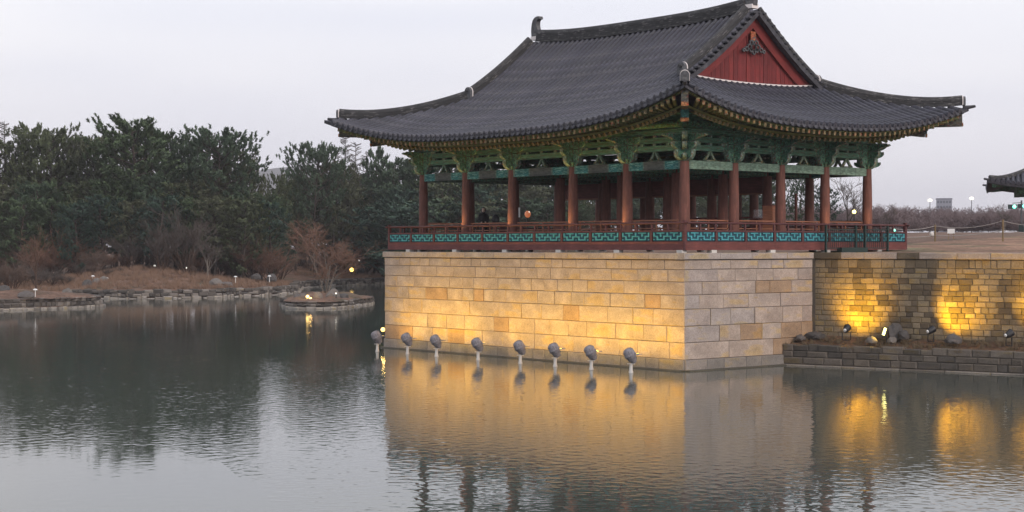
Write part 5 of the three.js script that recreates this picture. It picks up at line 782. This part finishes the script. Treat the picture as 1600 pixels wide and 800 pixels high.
{ // neighbouring pavilion: its roof corner reaches into the frame at the right
  const c = P(1543, 280, 118), o = thing('second_pavilion', 'second tiled pavilion whose roof corner enters at the right edge', 'pavilion', V(0, 0, 0)), hx = 6, hz = 7.5, ey = c.y - 0.55;
  o.position.set(c.x + hx, 0, c.z - hz);  // its front left corner, as of the large pavilion, is the corner at c
  o.rotation.y = 0;
  const turn = 0.62; { const off = V(-hx, 0, -hz).applyAxisAngle(U3, turn); o.position.set(c.x - off.x, ey, c.z - off.z); o.rotation.y = turn; }
  const yy = (x, z) => { const s = Math.min(hx - Math.abs(x), hz - Math.abs(z)); return 0.30 * s + 0.04 * s * s + 0.55 * Math.pow(Math.max(Math.abs(x) / hx * (Math.abs(z) / hz), 0), 3.2); };
  const g = new G(), na = 24, nb = 24; for (const dy of [0, -0.2]) for (let i = 0; i < na; i++) for (let j = 0; j < nb; j++) { const X = (k) => -hx + 2 * hx * k / na, Z = (k) => -hz + 2 * hz * k / nb, q = (a, b) => V(X(a), yy(X(a), Z(b)) + dy, Z(b)); g.quad(q(i, j), q(i + 1, j), q(i + 1, j + 1), q(i, j + 1)); }
  const rf = mesh('roof', g.geo(0.5), M.tileBase, o), rest = [];
  for (let k = -17; k <= 17; k++) { const x = k * 0.34, top = hx - Math.abs(x); if (top < 0.3) continue; rest.push(tileRow((s) => V(x, yy(x, -(hz - s)), -(hz - s)), top, XA)); }
  for (let k = -21; k <= 21; k++) { const z = k * 0.34, top = Math.min(hx, hz - Math.abs(z)); if (top < 0.3) continue; rest.push(tileRow((s) => V(-(hx - s), yy(-(hx - s), z), z), top, ZA)); }
  stuff(mesh('tile_rows', mergeGeometries(rest), M.tileRow[1], rf));
  for (const sx of [-1, 1]) for (const sz of [-1, 1]) { const hp = []; for (let i = 0; i <= 12; i++) { const s = 5.8 * (1 - i / 12) + 0.15; hp.push(V(sx * (hx - s), yy(hx - s, hz - s) + 0.02, sz * (hz - s))); } mesh('hip_ridge', new G().sweep(hp, [[-0.15, 0], [0.15, 0], [0.15, 0.22], [0.08, 0.3], [-0.08, 0.3], [-0.15, 0.22]]), M.ridge, rf); mesh('corner_tile', new G().tube([V(sx * (hx - 0.1), 0.53, sz * (hz - 0.1)), V(sx * (hx + 0.22), 0.57, sz * (hz + 0.22))], 0.08, 7).geo(SMOOTH), M.tileDark, rf); mesh('hip_rafter', new G().beam(V(sx * (hx - 0.4), 0.2, sz * (hz - 0.4)), V(sx * (hx - 2.6), 0.35, sz * (hz - 2.6)), 0.3, 0.42), M.greenDark, rf); }
  const eb = new G(); for (const sx of [-1, 1]) for (let i = 0; i < 24; i++) { const z = -hz + 2 * hz * i / 24, z2 = z + 2 * hz / 24; eb.quad(V(sx * (hx - 0.05), yy(hx, z) - 0.25, z), V(sx * (hx - 0.05), yy(hx, z2) - 0.25, z2), V(sx * (hx - 0.05), yy(hx, z2), z2), V(sx * (hx - 0.05), yy(hx, z), z)); } for (const sz of [-1, 1]) for (let i = 0; i < 24; i++) { const x = -hx + 2 * hx * i / 24, x2 = x + 2 * hx / 24; eb.quad(V(x, yy(x, hz) - 0.25, sz * (hz - 0.05)), V(x2, yy(x2, hz) - 0.25, sz * (hz - 0.05)), V(x2, yy(x2, hz), sz * (hz - 0.05)), V(x, yy(x, hz), sz * (hz - 0.05))); }
  mesh('eave_board', eb, M.tileDark, rf);
  for (const x of [-2.9, 0, 2.9]) for (const z of [-4.4, 0, 4.4]) if (x || z) mesh('column', new G().lathe([[0.22, 5.5 - ey], [0.22, 0.2]], 12, V(x, 0, z)).geo(SMOOTH), M.column, o);
  const bm = new G(); for (const x of [-3.8, 3.8]) bm.box(x, -0.1, 0, 0.4, 0.7, 10.8); for (const z of [-5.3, 5.3]) bm.box(0, -0.12, z, 7.8, 0.7, 0.4); mesh('bracket_beam', bm, M.greenDark, o);
}
{ // things on the pavilion floor
  const FL = 5.79, at = (u, v, y = FL) => V(v, y, -u);
  const nt = mesh('paper_notice', new G().box(0, 0, 0, 0.02, 0.55, 0.13), M.lampWhite); nt.position.copy(P(811.5, 332, 94.1)); tag(nt, 'narrow white paper notice on a dark inner column', 'notice');
  { const o = thing('orange_lantern', 'round orange lantern standing behind the balustrade near the dark columns', 'lantern', P(824.5, 340, 92.5)); mesh('lantern_shade', new G().lathe([[0.05, 0.0], [0.12, 0.04], [0.17, 0.16], [0.16, 0.27], [0.08, 0.36], [0.04, 0.37]], 14).geo(SMOOTH), M.glowOrange, o); mesh('lamp_bulb', new THREE.SphereGeometry(0.045, 8, 6), M.glowWhite, o).position.set(0, 0.3, 0.12); const y = o.position.y - FL; mesh('stand', new G().tube([V(0, 0.02, 0), V(0, -y, 0)], 0.03, 6), M.black, o); }
  { const o = thing('wooden_cabinet', 'plain orange-brown wooden cabinet on the pavilion floor behind the right rail', 'cabinet', P(1203, 352, 82)); o.position.y = FL; o.rotation.y = 0.3; const h = 7.46 - FL; mesh('body', new G().box(0, h / 2, 0, 0.58, h, 0.5), M.railWarm, o); mesh('top', new G().box(0, h + 0.02, 0, 0.64, 0.04, 0.56), M.redWood, o); mesh('door', new G().box(0, h / 2, 0.26, 0.5, h - 0.12, 0.02), M.railWarm, o); }
  { const o = thing('display_case', 'small glass display case left of the wooden cabinet', 'display case', P(1185, 352, 83)); o.position.y = FL; mesh('stand', new G().box(0, 0.55, 0, 0.44, 1.1, 0.4), M.redWood, o); const gl = new THREE.MeshPhysicalMaterial({ transmission: 1, roughness: 0.05, thickness: 0, color: 0xffffff, side: THREE.DoubleSide }); mesh('glass', new G().box(0, 1.31, 0, 0.46, 0.42, 0.4), gl, o); }
  { // backpack resting on a low bench
    const bn = thing('bench', 'low dark wooden bench behind the standing person', 'bench', at(16.4, 2.3)); mesh('seat', new G().box(0, 0.95, 0, 0.5, 0.07, 1.5), M.railDark, bn); for (const z of [-0.6, 0.6]) mesh('leg', new G().box(0, 0.46, z, 0.4, 0.92, 0.08), M.railDark, bn);
    const bp = thing('backpack', 'dark slumped backpack on the bench beside the standing person', 'backpack', at(16.35, 2.3, FL + 0.985)); const sh = new THREE.IcosahedronGeometry(0.25, 3), p = sh.attributes.position; for (let i = 0; i < p.count; i++) { const y = p.getY(i); p.setXYZ(i, p.getX(i) * 0.7, y < -0.1 ? 0 : (y + 0.1) * 1.25, p.getZ(i) * (1.1 - 0.9 * Math.max(0, y))); } sh.computeVertexNormals(); mesh('body', sh, M.black, bp); mesh('strap', new G().tube([V(-0.15, 0.05, 0.1), V(-0.2, 0.2, 0.08), V(-0.12, 0.38, 0.05)], 0.02, 5), M.black, bp);
  }
  // person in a dark coat, one continuous body
  const field = (bones, lo, size, res) => {
    const mc = new MarchingCubes(res, mat([1, 1, 1]), false, false, 200000), f = mc.field, h = size / res; mc.isolation = 0; const q = V(0, 0, 0);
    for (let k = 0; k < res; k++) for (let j = 0; j < res; j++) for (let i = 0; i < res; i++) {
      q.set(lo.x + i * h, lo.y + j * h, lo.z + k * h); let s = 0;
      for (const [a, b, ra, rb] of bones) { const ab = b.clone().sub(a), t = clamp(q.clone().sub(a).dot(ab) / Math.max(1e-9, ab.lengthSq())), dd = q.distanceTo(a.clone().addScaledVector(ab, t)) - (ra + (rb - ra) * t); s += Math.exp(-dd / (h * 0.9)); }
      f[i + j * res + k * res * res] = s > 0 ? Math.log(s) : -20;
    }
    mc.update(); const n = mc.count ?? mc.geometry.drawRange.count, pos = new Float32Array(n * 3);
    for (let i = 0; i < n; i++) for (let c = 0; c < 3; c++) pos[i * 3 + c] = lo.getComponent(c) + (mc.positionArray[i * 3 + c] + 1) / 2 * size;
    const g = new THREE.BufferGeometry(); g.setAttribute('position', new THREE.BufferAttribute(pos, 3)); g.computeVertexNormals(); return toCreasedNormals(g, 1.2);
  };
  const pr = thing('person', 'person in a long black coat and dark hair standing behind the balustrade, facing the pond', 'person', at(17.0, 2.0)); { const tc = camera.position.clone().sub(pr.position); pr.rotation.y = Math.atan2(tc.x, tc.z); }
  const L = (x, y, z) => V(x, y, z), coatBones = [], body = [];
  body.push([L(0, 1.43, 0), L(0, 1.55, 0.01), 0.055, 0.05], [L(0, 1.62, 0.015), L(0, 1.68, 0), 0.085, 0.095], [L(0, 1.57, 0.045), L(0, 1.6, 0.05), 0.05, 0.06], [L(0, 1.615, 0.1), L(0, 1.6, 0.115), 0.014, 0.018]);
  const headG = field(body, L(-0.17, 1.4, -0.15), 0.42, 48); mesh('head', headG, mat([0.55, 0.40, 0.32], { roughness: 0.6 }), pr);
  mesh('hair', field([[L(0, 1.69, -0.02), L(0, 1.72, -0.03), 0.105, 0.1], [L(-0.075, 1.66, -0.03), L(-0.085, 1.5, -0.02), 0.05, 0.04], [L(0.075, 1.66, -0.03), L(0.085, 1.5, -0.02), 0.05, 0.04], [L(0, 1.66, -0.07), L(0, 1.48, -0.07), 0.085, 0.06]], L(-0.2, 1.4, -0.22), 0.44, 40), mat([0.012, 0.011, 0.011], { roughness: 0.6 }), pr);
  coatBones.push([L(-0.14, 1.38, 0), L(0.14, 1.38, 0), 0.09, 0.09], [L(0, 1.3, 0), L(0, 1.05, 0.01), 0.16, 0.15], [L(0, 1.05, 0), L(0, 0.62, 0), 0.16, 0.2], [L(-0.19, 1.38, 0), L(-0.25, 1.1, 0.0), 0.07, 0.06], [L(-0.25, 1.1, 0), L(-0.12, 1.0, 0.2), 0.06, 0.048], [L(0.19, 1.38, 0), L(0.26, 1.1, -0.02), 0.07, 0.06], [L(0.26, 1.1, -0.02), L(0.15, 0.98, 0.2), 0.06, 0.048], [L(0, 1.43, 0), L(0, 1.5, 0), 0.085, 0.075], [L(-0.09, 0.62, 0), L(-0.1, 0.1, 0), 0.1, 0.06], [L(0.09, 0.62, 0), L(0.1, 0.1, 0), 0.1, 0.06], [L(-0.1, 0.06, -0.03), L(-0.11, 0.05, 0.15), 0.05, 0.045], [L(0.1, 0.06, -0.03), L(0.11, 0.05, 0.15), 0.05, 0.045]);
  mesh('coat', field(coatBones, L(-0.8, -0.02, -0.8), 1.6, 72), mat([0.014, 0.014, 0.017], { roughness: 0.8 }), pr);
  for (const s of [-1, 1]) { const w = L(s * 0.12, 0.995, 0.2), hb = [[w, w.clone().add(L(-s * 0.01, 0, 0.05)), 0.026, 0.032]]; for (let k = 0; k < 4; k++) { const b = w.clone().add(L(-s * 0.01 + (k - 1.5) * 0.02, 0.005, 0.065)); hb.push([b, b.clone().add(L(0, -0.005, 0.032)), 0.0095, 0.009], [b.clone().add(L(0, -0.005, 0.032)), b.clone().add(L(0, -0.03, 0.042 - Math.abs(k - 1.3) * 0.005)), 0.009, 0.008]); } hb.push([w.clone().add(L(-s * 0.02, 0.01, 0.02)), w.clone().add(L(-s * 0.055, 0.02, 0.06)), 0.012, 0.009]); mesh('hand', field(hb, w.clone().add(L(-0.1, -0.1, -0.06)), 0.22, 56), mat([0.55, 0.40, 0.32], { roughness: 0.6 }), pr); }
}
renderer.render(scene, camera);
